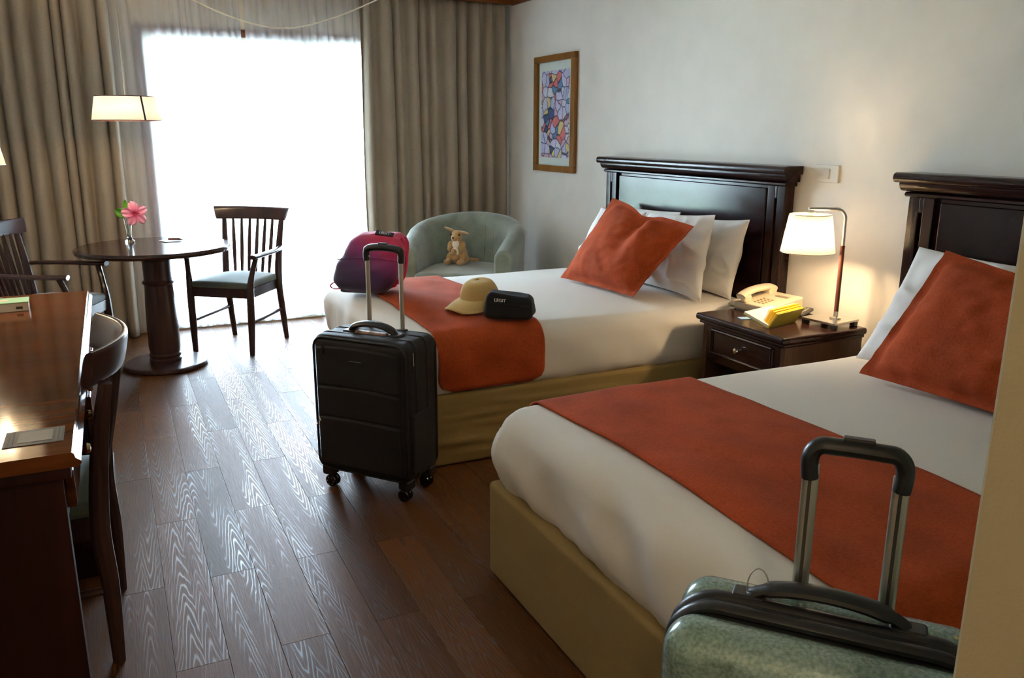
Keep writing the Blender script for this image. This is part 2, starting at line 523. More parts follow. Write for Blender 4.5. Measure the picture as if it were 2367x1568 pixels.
def floor_mat():
    m, nt, b = newmat('floor_plank_wood')
    tc = nd(nt, 'ShaderNodeTexCoord'); oi = nd(nt, 'ShaderNodeObjectInfo')
    # every plank shifts the grain centre by its own random amount
    mr = nd(nt, 'ShaderNodeMath', operation='MULTIPLY'); mr.inputs[1].default_value = 61.7
    nt.links.new(oi.outputs['Random'], mr.inputs[0])
    wn_ = nd(nt, 'ShaderNodeTexWhiteNoise', noise_dimensions='1D'); nt.links.new(mr.outputs[0], wn_.inputs['W'])
    sb = nd(nt, 'ShaderNodeVectorMath', operation='SUBTRACT'); sb.inputs[1].default_value = (0.5, 0.5, 0.5)
    nt.links.new(wn_.outputs['Color'], sb.inputs[0])
    ml = nd(nt, 'ShaderNodeVectorMath', operation='MULTIPLY'); ml.inputs[1].default_value = (0.09, 1.5, 0.0)
    nt.links.new(sb.outputs[0], ml.inputs[0])
    ad = nd(nt, 'ShaderNodeVectorMath', operation='ADD')
    nt.links.new(tc.outputs['Object'], ad.inputs[0]); nt.links.new(ml.outputs[0], ad.inputs[1])
    # wobble
    n0 = nd(nt, 'ShaderNodeTexNoise'); n0.inputs['Scale'].default_value = 1.0; n0.inputs['Detail'].default_value = 3
    mp0 = nd(nt, 'ShaderNodeMapping'); mp0.inputs['Scale'].default_value = (12, 2.0, 1)
    nt.links.new(ad.outputs[0], mp0.inputs['Vector'])
    of = nd(nt, 'ShaderNodeVectorMath', operation='ADD'); nt.links.new(mp0.outputs[0], of.inputs[0])
    mlr = nd(nt, 'ShaderNodeVectorMath', operation='SCALE'); mlr.inputs['Scale'].default_value = 37.0
    nt.links.new(wn_.outputs['Color'], mlr.inputs[0]); nt.links.new(mlr.outputs[0], of.inputs[1])
    nt.links.new(of.outputs[0], n0.inputs['Vector'])
    mp = nd(nt, 'ShaderNodeMapping'); mp.inputs['Scale'].default_value = (9.0, 1.25, 0.0)
    nt.links.new(ad.outputs[0], mp.inputs['Vector'])
    # narrow strips, each with nested arches: sqrt(x^2 + e) + b * y, wobbling
    def mth(op, a, b=None):
        n_ = nd(nt, 'ShaderNodeMath', operation=op)
        for k_, q_ in enumerate((a, b)):
            if q_ is None:
                continue
            if isinstance(q_, (int, float)):
                n_.inputs[k_].default_value = q_
            else:
                nt.links.new(q_, n_.inputs[k_])
        return n_.outputs[0]
    sx = nd(nt, 'ShaderNodeSeparateXYZ'); nt.links.new(ad.outputs[0], sx.inputs[0])
    xq = mth('ADD', mth('MULTIPLY', sx.outputs['X'], 1 / 0.047), mth('MULTIPLY', n0.outputs['Fac'], 0.35))
    idx = mth('FLOOR', xq)
    xl = mth('SUBTRACT', mth('SUBTRACT', xq, idx), 0.5)
    rn = nd(nt, 'ShaderNodeTexWhiteNoise', noise_dimensions='1D'); nt.links.new(mth('ADD', mth('MULTIPLY', idx, 7.77), mr.outputs[0]), rn.inputs['W'])
    sg = mth('SUBTRACT', mth('MULTIPLY', mth('GREATER_THAN', rn.outputs['Value'], 0.35), 2.0), 1.0)
    yv = mth('MULTIPLY', mth('MULTIPLY', mth('ADD', sx.outputs['Y'], mth('MULTIPLY', rn.outputs['Value'], 3.0)), sg), 1.10)
    xs = mth('SQRT', mth('ADD', mth('MULTIPLY', mth('MULTIPLY', xl, xl), 0.26), 0.0035))
    xy_ = mth('ADD', xs, yv)
    class _O: pass
    xy = _O(); xy.outputs = [xy_]
    w = nd(nt, 'ShaderNodeMath', operation='MULTIPLY_ADD'); w.inputs[1].default_value = 0.42
    nt.links.new(n0.outputs['Fac'], w.inputs[0]); nt.links.new(xy.outputs[0], w.inputs[2])
    fr = nd(nt, 'ShaderNodeMath', operation='MULTIPLY'); fr.inputs[1].default_value = 10.0
    nt.links.new(w.outputs[0], fr.inputs[0])
    fc = nd(nt, 'ShaderNodeMath', operation='FRACT'); nt.links.new(fr.outputs[0], fc.inputs[0])
    # asymmetric latewood line with a patchy presence
    line = ramp(nt, fc.outputs[0], [(0.0, (1, 1, 1)), (0.10, (0.75, 0.75, 0.75)), (0.24, (0.05, 0.05, 0.05)), (0.66, (0, 0, 0)), (0.88, (0.06, 0.06, 0.06)), (1.0, (1, 1, 1))])
    n3 = nd(nt, 'ShaderNodeTexNoise'); n3.inputs['Scale'].default_value = 1.0; n3.inputs['Detail'].default_value = 4
    mp3 = nd(nt, 'ShaderNodeMapping'); mp3.inputs['Scale'].default_value = (26, 2.4, 1); nt.links.new(of.outputs[0], mp3.inputs['Vector'])
    mp3.inputs['Scale'].default_value = (1.3, 0.5, 1)
    nt.links.new(mp3.outputs[0], n3.inputs['Vector'])
    patch = ramp(nt, n3.outputs['Fac'], [(0.44, (0.06, 0.06, 0.06)), (0.58, (1, 1, 1))])
    mk = nd(nt, 'ShaderNodeMixRGB', blend_type='MULTIPLY'); mk.inputs[0].default_value = 1
    nt.links.new(line, mk.inputs[1]); nt.links.new(patch, mk.inputs[2])
    # fine fibres
    nf = nd(nt, 'ShaderNodeTexNoise'); nf.inputs['Scale'].default_value = 1.0; nf.inputs['Detail'].default_value = 3
    mpf = nd(nt, 'ShaderNodeMapping'); mpf.inputs['Scale'].default_value = (420, 7, 1); nt.links.new(ad.outputs[0], mpf.inputs['Vector'])
    nt.links.new(mpf.outputs[0], nf.inputs['Vector'])
    base = ramp(nt, nf.outputs['Fac'], [(0.3, (0.074, 0.029, 0.008)), (0.7, (0.160, 0.064, 0.018))])
    tone = ramp(nt, wn_.outputs['Value'], [(0.0, (0.62, 0.6, 0.6)), (1.0, (1.18, 1.12, 1.05))])
    t2 = nd(nt, 'ShaderNodeMixRGB', blend_type='MULTIPLY'); t2.inputs[0].default_value = 1
    nt.links.new(base, t2.inputs[1]); nt.links.new(tone, t2.inputs[2])
    c = nd(nt, 'ShaderNodeMixRGB'); c.inputs[2].default_value = (0.016, 0.007, 0.004, 1)
    mkf = nd(nt, 'ShaderNodeMath', operation='MULTIPLY'); mkf.inputs[1].default_value = 0.85
    nt.links.new(mk.outputs[0], mkf.inputs[0])
    nt.links.new(mkf.outputs[0], c.inputs[0]); nt.links.new(t2.outputs[0], c.inputs[1])
    nt.links.new(c.outputs[0], b.inputs['Base Color'])
    # the embossed grain is smoother than the brushed ground, so it glints in the window's reflection
    rr = ramp(nt, mk.outputs[0], [(0.0, (0.50,) * 3), (1.0, (0.30,) * 3)])
    nt.links.new(rr, b.inputs['Roughness'])
    nt.links.new(ramp(nt, mk.outputs[0], [(0.0, (0.17,) * 3), (1.0, (1.0,) * 3)]), b.inputs['Specular IOR Level'])
    hh = nd(nt, 'ShaderNodeMath', operation='MULTIPLY_ADD'); hh.inputs[1].default_value = -0.5
    nt.links.new(mk.outputs[0], hh.inputs[0]); nt.links.new(nf.outputs['Fac'], hh.inputs[2])
    add_bump(nt, b, hh.outputs[0], 0.06, 0.0012)
    return m
MAT['floor'] = floor_mat()

def sheer_mat():
    m, nt, b = newmat('sheer_voile')
    out = nt.nodes['Material Output']
    df = nd(nt, 'ShaderNodeBsdfDiffuse'); df.inputs['Color'].default_value = (0.86, 0.87, 0.88, 1)
    tl = nd(nt, 'ShaderNodeBsdfTranslucent'); tl.inputs['Color'].default_value = (0.86, 0.88, 0.92, 1)
    tp = nd(nt, 'ShaderNodeBsdfTransparent')
    v = coords(nt)
    n1 = nd(nt, 'ShaderNodeTexNoise'); n1.inputs['Scale'].default_value = 200; nt.links.new(v, n1.inputs['Vector'])
    a = nd(nt, 'ShaderNodeMixShader'); a.inputs[0].default_value = 0.5
    nt.links.new(df.outputs[0], a.inputs[1]); nt.links.new(tl.outputs[0], a.inputs[2])
    mr = nd(nt, 'ShaderNodeMapRange'); mr.inputs[3].default_value = 0.40; mr.inputs[4].default_value = 0.50
    nt.links.new(n1.outputs['Fac'], mr.inputs[0])
    mx = nd(nt, 'ShaderNodeMixShader'); nt.links.new(mr.outputs[0], mx.inputs[0])
    nt.links.new(a.outputs[0], mx.inputs[1]); nt.links.new(tp.outputs[0], mx.inputs[2])
    nt.links.new(mx.outputs[0], out.inputs['Surface'])
    return m
MAT['sheer'] = sheer_mat()

def pane_mat():
    m, nt, b = newmat('window_glass')
    out = nt.nodes['Material Output']
    gl = nd(nt, 'ShaderNodeBsdfGlossy'); gl.inputs['Roughness'].default_value = 0.02
    tp = nd(nt, 'ShaderNodeBsdfTransparent'); tp.inputs['Color'].default_value = (0.97, 0.98, 0.98, 1)
    fr = nd(nt, 'ShaderNodeFresnel'); fr.inputs['IOR'].default_value = 1.45
    mx = nd(nt, 'ShaderNodeMixShader')
    nt.links.new(fr.outputs[0], mx.inputs[0]); nt.links.new(tp.outputs[0], mx.inputs[1]); nt.links.new(gl.outputs[0], mx.inputs[2])
    nt.links.new(mx.outputs[0], out.inputs['Surface'])
    return m
MAT['pane'] = pane_mat()

def glass_mat():
    m, nt, b = newmat('cut_glass')
    b.inputs['Base Color'].default_value = (0.92, 0.97, 0.95, 1)
    b.inputs['Roughness'].default_value = 0.03
    b.inputs['Transmission Weight'].default_value = 1.0
    b.inputs['IOR'].default_value = 1.45
    return m
MAT['glass'] = glass_mat()

def petal_mat():
    m, nt, b = newmat('hibiscus_petal')
    v = coords(nt)
    ln = nd(nt, 'ShaderNodeVectorMath', operation='LENGTH'); nt.links.new(v, ln.inputs[0])
    n1 = nd(nt, 'ShaderNodeTexNoise'); n1.inputs['Scale'].default_value = 90; nt.links.new(v, n1.inputs['Vector'])
    c = ramp(nt, ln.outputs['Value'], [(0.0, (0.32, 0.0, 0.03)), (0.012, (0.60, 0.03, 0.12)), (0.03, (0.86, 0.22, 0.38)), (0.07, (0.92, 0.44, 0.58))])
    nt.links.new(c, b.inputs['Base Color'])
    b.inputs['Roughness'].default_value = 0.6
    b.inputs['Subsurface Weight'].default_value = 0.0
    add_bump(nt, b, n1.outputs['Fac'], 0.3, 0.002)
    return m
MAT['petal'] = petal_mat()

def pack_mat():
    m, nt, b = newmat('backpack_gradient')
    tc = nd(nt, 'ShaderNodeTexCoord'); sp = nd(nt, 'ShaderNodeSeparateXYZ'); nt.links.new(tc.outputs['Object'], sp.inputs[0])
    n1 = nd(nt, 'ShaderNodeTexNoise'); n1.inputs['Scale'].default_value = 260; nt.links.new(tc.outputs['Object'], n1.inputs['Vector'])
    # dyed gradient: purple foot to pink crown, pinker towards the side with the straps
    mx = nd(nt, 'ShaderNodeMath', operation='MULTIPLY_ADD'); mx.inputs[1].default_value = 0.45
    nt.links.new(sp.outputs['X'], mx.inputs[0]); nt.links.new(sp.outputs['Z'], mx.inputs[2])
    c = ramp(nt, mx.outputs[0], [(0.04, (0.035, 0.018, 0.065)), (0.13, (0.075, 0.022, 0.105)), (0.215, (0.26, 0.022, 0.14)), (0.30, (0.55, 0.012, 0.07))])
    nt.links.new(c, b.inputs['Base Color'])
    b.inputs['Roughness'].default_value = 0.75
    b.inputs['Sheen Weight'].default_value = 0.2
    add_bump(nt, b, n1.outputs['Fac'], 0.3, 0.002)
    return m
MAT['pack'] = pack_mat()
MAT['pink'] = fabric('pink_nylon', (0.58, 0.012, 0.075), 0.12, 900, 0.2, 0.7, 0.1, 8, 0.1)

def art_mat():
    m, nt, b = newmat('abstract_print')
    v = coords(nt, (1, 1, 1))
    n0 = nd(nt, 'ShaderNodeTexNoise'); n0.inputs['Scale'].default_value = 9; n0.inputs['Detail'].default_value = 3
    nt.links.new(v, n0.inputs['Vector'])
    ad = nd(nt, 'ShaderNodeVectorMath', operation='MULTIPLY_ADD'); ad.inputs[1].default_value = (0.05, 0.05, 0.05)
    nt.links.new(n0.outputs['Color'], ad.inputs[0]); nt.links.new(v, ad.inputs[2])
    vo = nd(nt, 'ShaderNodeTexVoronoi'); vo.inputs['Scale'].default_value = 15; nt.links.new(ad.outputs[0], vo.inputs['Vector'])
    ve = nd(nt, 'ShaderNodeTexVoronoi', feature='DISTANCE_TO_EDGE'); ve.inputs['Scale'].default_value = 15; nt.links.new(ad.outputs[0], ve.inputs['Vector'])
    sp = nd(nt, 'ShaderNodeSeparateColor'); nt.links.new(vo.outputs['Color'], sp.inputs[0])
    c = nd(nt, 'ShaderNodeValToRGB'); c.color_ramp.interpolation = 'CONSTANT'
    stops = [(0.0, (0.50, 0.52, 0.70)), (0.22, (0.62, 0.60, 0.74)), (0.36, (0.06, 0.10, 0.22)), (0.46, (0.70, 0.18, 0.16)), (0.57, (0.62, 0.42, 0.52)), (0.68, (0.68, 0.66, 0.74)), (0.78, (0.12, 0.26, 0.42)), (0.86, (0.72, 0.58, 0.24)), (0.93, (0.70, 0.70, 0.72))]
    while len(c.color_ramp.elements) < len(stops):
        c.color_ramp.elements.new(0.5)
    for e, (p, q) in zip(c.color_ramp.elements, stops):
        e.position = p; e.color = (*q, 1)
    nt.links.new(sp.outputs[0], c.inputs['Fac'])
    # outlines in dark ink
    e2 = ramp(nt, ve.outputs['Distance'], [(0.02, (0.12, 0.12, 0.2)), (0.07, (1, 1, 1))])
    n2 = nd(nt, 'ShaderNodeTexNoise'); n2.inputs['Scale'].default_value = 40; nt.links.new(v, n2.inputs['Vector'])
    c3 = ramp(nt, n2.outputs['Fac'], [(0.3, (0.8, 0.8, 0.9)), (0.7, (1, 1, 1))])
    m1 = nd(nt, 'ShaderNodeMixRGB', blend_type='MULTIPLY'); m1.inputs[0].default_value = 1
    nt.links.new(c.outputs[0], m1.inputs[1]); nt.links.new(e2, m1.inputs[2])
    m2 = nd(nt, 'ShaderNodeMixRGB', blend_type='MULTIPLY'); m2.inputs[0].default_value = 1
    nt.links.new(m1.outputs[0], m2.inputs[1]); nt.links.new(c3, m2.inputs[2])
    nt.links.new(m2.outputs[0], b.inputs['Base Color'])
    b.inputs['Roughness'].default_value = 0.5
    return m
MAT['art'] = art_mat()

def shell_mat():
    m, nt, b = newmat('teal_shell_plastic')
    v = coords(nt)
    n1 = nd(nt, 'ShaderNodeTexNoise'); n1.inputs['Scale'].default_value = 170; n1.inputs['Detail'].default_value = 4; nt.links.new(v, n1.inputs['Vector'])
    n2 = nd(nt, 'ShaderNodeTexNoise'); n2.inputs['Scale'].default_value = 7; nt.links.new(v, n2.inputs['Vector'])
    c1 = ramp(nt, n1.outputs['Fac'], [(0.32, (0.14, 0.23, 0.22)), (0.68, (0.31, 0.41, 0.38))])
    c2 = ramp(nt, n2.outputs['Fac'], [(0.3, (0.85, 0.9, 0.8)), (0.7, (1, 1, 1))])
    ml = nd(nt, 'ShaderNodeMixRGB', blend_type='MULTIPLY'); ml.inputs[0].default_value = 1
    nt.links.new(c1, ml.inputs[1]); nt.links.new(c2, ml.inputs[2])
    # gold flecks
    vo = nd(nt, 'ShaderNodeTexVoronoi'); vo.inputs['Scale'].default_value = 16; nt.links.new(v, vo.inputs['Vector'])
    fk = ramp(nt, vo.outputs['Distance'], [(0.05, (1, 1, 1)), (0.09, (0, 0, 0))])
    mx = nd(nt, 'ShaderNodeMixRGB'); mx.inputs[2].default_value = (0.60, 0.52, 0.12, 1)
    nt.links.new(fk, mx.inputs[0]); nt.links.new(ml.outputs[0], mx.inputs[1])
    nt.links.new(mx.outputs[0], b.inputs['Base Color'])
    b.inputs['Roughness'].default_value = 0.22
    b.inputs['Coat Weight'].default_value = 0.4
    b.inputs['Metallic'].default_value = 0.15
    return m
MAT['shell'] = shell_mat()

# ------------------------------------------------------------------ room shell
XL, XR, YB, YF, ZC = -3.72, 0.0, 6.27, -1.6, 2.46
WX0, WX1, WZ = -2.70, -0.42, 2.075          # window opening
bm = N(); box(bm, (XL - 0.1, YF - 0.1, -0.12), (XR + 0.1, YB + 0.2, -0.012))
floor = struct(build('floor', bm, plain('floor_screed', (0.03, 0.016, 0.01), 0.8), smooth=False))
PW, PL = 0.1375, 0.935
meshes = {}
def plank_mesh(w, l):
    key = (round(w, 3), round(l, 3))
    if key not in meshes:
        b_ = N()
        rbox(b_, (-w / 2, -l / 2, -0.012), (w / 2, l / 2, 0.0), 0.0007, (1, 1, 1), 1)
        bmesh.ops.recalc_face_normals(b_, faces=b_.faces)
        me = bpy.data.meshes.new('plank'); b_.to_mesh(me); b_.free(); me.materials.append(MAT['floor'])
        meshes[key] = me
    return meshes[key]
k0 = math.floor((XL + 2.50) / PW); k1 = math.ceil((XR + 2.50) / PW)
for k in range(k0, k1):
    x0 = max(XL, -2.50 + k * PW); x1 = min(XR, -2.50 + (k + 1) * PW)
    if x1 - x0 < 0.02:
        continue
    off = 3.04 + (0 if k % 2 else PL / 2)
    n0 = math.floor((YF - off) / PL)
    for n in range(n0, n0 + 11):
        ya = max(YF, off + n * PL); yb = min(YB + 0.14, off + (n + 1) * PL)
        if yb - ya < 0.03:
            continue
        o = bpy.data.objects.new('plank', plank_mesh(x1 - x0 - 0.0008, yb - ya - 0.0008))
        o.location = ((x0 + x1) / 2, (ya + yb) / 2, 0)
        if (k + n) % 2:
            o.rotation_euler = (0, 0, PI)
        linkobj(o); o.parent = floor

bm = N(); box(bm, (XL - 0.1, YF - 0.1, ZC), (XR + 0.1, YB + 0.2, ZC + 0.1)); struct(build('ceiling', bm, MAT['ceiling'], smooth=False))
bm = N(); box(bm, (XR, YF - 0.1, -0.1), (XR + 0.12, YB + 0.2, ZC)); struct(build('wall_right', bm, MAT['wall'], smooth=False))
bm = N(); box(bm, (XL - 0.12, YF - 0.1, -0.1), (XL, YB + 0.2, ZC)); struct(build('wall_left', bm, MAT['wall'], smooth=False))
bm = N(); box(bm, (XL, YF - 0.12, -0.1), (XR, YF, ZC)); struct(build('wall_front', bm, MAT['wall'], smooth=False))
bm = N()
box(bm, (XL, YB, -0.1), (WX0, YB + 0.14, ZC))
box(bm, (WX1, YB, -0.1), (XR, YB + 0.14, ZC))
box(bm, (WX0, YB, WZ), (WX1, YB + 0.14, ZC))
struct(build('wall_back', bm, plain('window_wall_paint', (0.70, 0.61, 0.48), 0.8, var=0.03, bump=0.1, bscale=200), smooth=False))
# the bathroom block beside the entrance
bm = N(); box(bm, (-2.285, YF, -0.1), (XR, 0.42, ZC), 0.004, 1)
struct(build('wall_corridor', bm, plain('corridor_wall_dimmed_paint', (0.40, 0.33, 0.20), 0.75, var=0.03, bump=0.12, bscale=260), smooth=False))  # wall paint darkened, the dimness of this wall is put into its colour
# ceiling trims
bm = N(); extr(bm, [(0.0, 2.336), (-0.022, 2.336), (-0.03, 2.36), (-0.03, 2.42), (-0.045, 2.44), (-0.045, ZC), (0, ZC)], 'y', 0.42, 6.10)
struct(build('trim_1', bm, MAT['trim']))
bm = N(); box(bm, (XL, 6.06, 2.338), (XR, 6.085, ZC), 0.003, 1)
struct(build('trim_2', bm, MAT['trimX']))
# skirting
bm = N(); box(bm, (-0.014, 0.42, 0.0), (0.0, 6.27, 0.08), 0.003, 1); struct(build('baseboard_right', bm, MAT['trim']))
bm = N(); box(bm, (XL, YF, 0.0), (XL + 0.014, 6.27, 0.08), 0.003, 1); struct(build('baseboard_left', bm, MAT['trim']))
# sliding window: frame, leaves, panes
win = struct(bpy.data.objects.new('window_1', None)); linkobj(win); win.location = (0, 0, 0)
wf = wood('window_frame_wood', (0.09, 0.028, 0.014), (0.18, 0.055, 0.022), 0.4, 0.2, 'Z', 9, 0.08)
bm = N()
box(bm, (WX0, YB - 0.012, WZ - 0.05), (WX1, YB + 0.13, WZ), 0.004, 1)
box(bm, (WX0, YB - 0.012, 0.0), (WX0 + 0.055, YB + 0.13, WZ - 0.05), 0.004, 1)
box(bm, (WX1 - 0.055, YB - 0.012, 0.0), (WX1, YB + 0.13, WZ - 0.05), 0.004, 1)
build('window_frame', bm, wf, win)
bm = N(); box(bm, (WX0, YB + 0.0, 0.0), (WX1, YB + 0.14, 0.012), 0.003, 1); build('sill', bm, MAT['alu'], win)
xm = (WX0 + WX1) / 2
for (xa, xb, y) in ((WX0 + 0.055, xm + 0.02, YB + 0.04), (xm - 0.02, WX1 - 0.055, YB + 0.085)):
    bm = N()
    for (lo, hi) in (((xa, 0.012), (xa + 0.035, 2.032)), ((xb - 0.035, 0.012), (xb, 2.032)), ((xa + 0.035, 0.012), (xb - 0.035, 0.06)), ((xa + 0.035, 1.995), (xb - 0.035, 2.032))):
        box(bm, (lo[0], y - 0.018, lo[1]), (hi[0], y + 0.018, hi[1]), 0.002, 1)
    lf = build('leaf_frame', bm, MAT['white'], win)
    bm = N(); box(bm, (xa + 0.03, y - 0.003, 0.055), (xb - 0.03, y + 0.003, 2.0)); build('pane', bm, MAT['pane'], lf, smooth=False)
# outside ground
bm = N(); box(bm, (-7, YB + 0.14, -0.12), (5, 11.0, -0.02)); struct(build('terrace', bm, MAT['terrace'], smooth=False))
bm = N(); box(bm, (-14, 11.0, -0.2), (14, 30, -0.04)); struct(build('lawn', bm, MAT['grass'], smooth=False))

# ------------------------------------------------------------------ curtains
def curtain(name, x0, x1, yc, amp, folds, ztop, zbot, mat, label, cat, seed, flare=(0, 0), solid=0.003, group=None, pinch=True, cols=None, hem=0.0, drift=0.9, topgap=True):
    rnd = random.Random(seed)
    # random fold widths -> cumulative phase
    ws = [0.55 + rnd.random() for _ in range(folds)]
    tot = sum(ws); cum = [0]
    for w_ in ws:
        cum.append(cum[-1] + w_ / tot)
    amps = [0.55 + 0.6 * rnd.random() for _ in range(folds + 1)]
    def phase(s):
        for i in range(folds):
            if s <= cum[i + 1] + 1e-9:
                t = (s - cum[i]) / (cum[i + 1] - cum[i])
                return i + t, amps[i] * (1 - t) + amps[i + 1] * t
        return folds, amps[-1]
    def fn(s, t):
        z = ztop + (zbot - ztop) * t
        sx = s + 0.012 * math.sin(s * 9 + seed) * t + 0.02 * nz(s * 5, t * 1.4, 0, 1, seed) * t
        sx = min(max(sx, 0), 1)
        ph, a = phase(sx)
        ang = 2 * PI * ph + drift * nz(s * 3.0, t * 1.6, 3.3, 1, seed + 2)
        w_ = math.sin(ang)
        w_ = math.copysign(abs(w_) ** 0.75, w_)
        top = min(1, t / 0.10)
        y = yc + amp * a * w_ * (0.45 + 0.55 * top)
        if pinch:
            y += 0.010 * math.sin(ang * 3 + 1.0) * (1 - top) + 0.006 * math.sin(2.0 * ang + 1.3) * top
        y += 0.012 * nz(s * 7, t * 3, 1.1, 1, seed + 5) * top
        x = x0 + (x1 - x0) * s + (flare[0] * (1 - s) + flare[1] * s) * t
        x += 0.010 * math.cos(ang) * a * top * (amp / 0.035)
        if hem and t > 0.97:
            z += hem * (0.5 + 0.5 * nz(s * 11, 0, 0, 1, seed + 9))
        return Vector((x, y, z))
    b_ = N()
    n = cols or folds * 18
    grid(b_, n, 46, fn)
    o = build(name, b_, mat, solid=solid, angle=80)
    tag(o, label, cat, group)
    return o

curtain('curtain', -3.69, -2.845, 6.150, 0.046, 9, 2.37, 0.012, MAT['curtain'], 'taupe curtain gathered beside the round table and the pink flower', 'curtain', 3, (0, -0.02), pinch=True)
curtain('curtain', -1.205, -0.045, 6.150, 0.046, 11, 2.37, 0.012, MAT['curtain'], 'taupe curtain hanging behind the sage tub armchair', 'curtain', 8, (0.0, 0), pinch=True)
curtain('sheer_curtain', -2.96, -2.02, 6.222, 0.017, 17, 2.36, 0.006, MAT['sheer'], 'white sheer curtain panel behind the round table', 'curtain', 21, (0, 0.0), solid=0, pinch=False, cols=240, hem=0.03)
curtain('sheer_curtain', -1.99, -0.32, 6.222, 0.017, 26, 2.36, 0.006, MAT['sheer'], 'white sheer curtain panel behind the bare wooden armchair', 'curtain', 27, (0, 0), solid=0, pinch=False, cols=340, hem=0.03)

# ------------------------------------------------------------------ beds
BX = 1.93; BH = 0.685
def bed_warp(seed, amt):
    def fn(p):
        x, y, z = p
        q = Vector(p)
        f = min(max((z - 0.31) / 0.27, 0), 1)
        edge = max(abs(y) / BH, 0)
        # crowned top
        if z > 0.5:
            q.z += 0.018 * (1 - (y / BH) ** 2) * min(1, (0 - x) / 0.3 + 0.3) - 0.012 * max(0, (-x - 1.55) / 0.4) ** 2
            q.z += 0.006 * nz(x, y, 0, 2.2, seed)
        # soft side bulge and drag folds
        side = math.sin(PI * min(max((z - 0.30) / 0.29, 0), 1))
        bulge = 0.014 * side
        wr = (amt * nz(x * 5 + z * 4, y * 5 - z * 3, z * 2.2, 1, seed) * 0.013 * side + 0.007 * nz(x * 16 + z * 9, y * 16, z * 3, 1, seed + 4) * (1 - f) * (1 if z < 0.5 else 0))
        if abs(y) > BH - 0.03:
            q.y += math.copysign(bulge + wr, y)
        if x < -BX + 0.03:
            q.x -= bulge + wr * 1.4
        if z < 0.33:
            q.z += 0.012 * nz(x, y, 0, 9, seed + 1)
        return q
    return fn

def make_bed(yc, seed, label, amt, fold):
    t = thing('bed', label, 'bed', (0, yc, 0))
    # base with fitted skirt
    def sk(p):
        q = Vector(p)
        m_ = math.sin(PI * min(max(p[2] / 0.32, 0), 1))
        w_ = fold * (0.012 * nz(p[0] * 1.6, p[1] * 1.6, p[2] * 26, 1, seed + 11) + 0.008 * nz(p[0] * 4, p[1] * 4, p[2] * 40, 1, seed + 12)) * m_
        w_ += 0.004 * nz(p[0], p[1], p[2], 6, seed + 13) * m_
        if abs(p[1]) > 0.69:
            q.y += math.copysign(w_, p[1])
        if p[0] < -1.93:
            q.x -= w_
        return q
    b_ = N(); rbox(b_, (-1.95, -0.70, 0.006), (-0.075, 0.70, 0.322), 0.016, (46, 34, 22), 2, sk)
    build('base_skirt', b_, MAT['skirt'], t, angle=60)
    fn = bed_warp(seed, amt)
    b_ = N(); rbox(b_, (-BX, -BH, 0.295), (-0.075, BH, 0.578), 0.075, (70, 52, 8), 6, fn)
    build('mattress_cover', b_, MAT['sheet'], t, angle=80)
    # headboard
    b_ = N(); box(b_, (-0.045, -0.79, 0.02), (-0.004, 0.79, 1.16), 0.004, 1)
    hb = build('headboard', b_, MAT['mahog'], t)
    for s in (-1, 1):
        b_ = N()
        y0 = s * 0.79; y1 = s * 0.675
        a, c = min(y0, y1), max(y0, y1)
        mid = (a + c) / 2
        box(b_, (-0.066, a, 0.02), (-0.045, mid - 0.009, 1.15), 0.003, 1)
        box(b_, (-0.066, mid + 0.009, 0.02), (-0.045, c, 1.15), 0.003, 1)
        box(b_, (-0.066, mid - 0.009, 1.09), (-0.045, mid + 0.009, 1.15), 0.003, 1)
        build('stile', b_, MAT['mahogZ'], hb)
    b_ = N(); box(b_, (-0.058, -0.655, 0.10), (-0.043, 0.655, 1.135), 0.006, 2)
    build('panel', b_, plain('headboard_gloss', (0.016, 0.006, 0.007), 0.16, spec=0.34, coat=0.0, var=0.25, nscale=5), hb)
    b_ = N(); box(b_, (-0.066, -0.675, 0.58), (-0.043, 0.675, 0.655), 0.004, 1); build('rail', b_, MAT['mahog'], hb)
    # cornice mouldings
    for (prof, hw) in (([(-0.004, 1.150), (-0.072, 1.150), (-0.080, 1.156), (-0.080, 1.164), (-0.072, 1.170), (-0.004, 1.170)], 0.802),
                       ([(-0.004, 1.170), (-0.074, 1.172), (-0.084, 1.176), (-0.094, 1.186), (-0.098, 1.198), (-0.098, 1.206), (-0.004, 1.206)], 0.818),
                       ([(-0.004, 1.206), (-0.108, 1.206), (-0.117, 1.211), (-0.121, 1.221), (-0.121, 1.230), (-0.116, 1.240), (-0.106, 1.245), (-0.004, 1.245)], 0.832)):
        b_ = N(); extr(b_, prof, 'y', -hw, hw)
        build('cornice', b_, MAT['mahog'], hb, angle=40)
    return t, fn

bed1, warp1 = make_bed(3.787, 1.3, 'double bed with dark headboard by the tub armchair, rucksack on it', 1.3, 1.8)
bed2, warp2 = make_bed(1.523, 4.7, 'double bed with dark headboard beside the corridor wall, nothing packed on it', 2.6, 0.15)

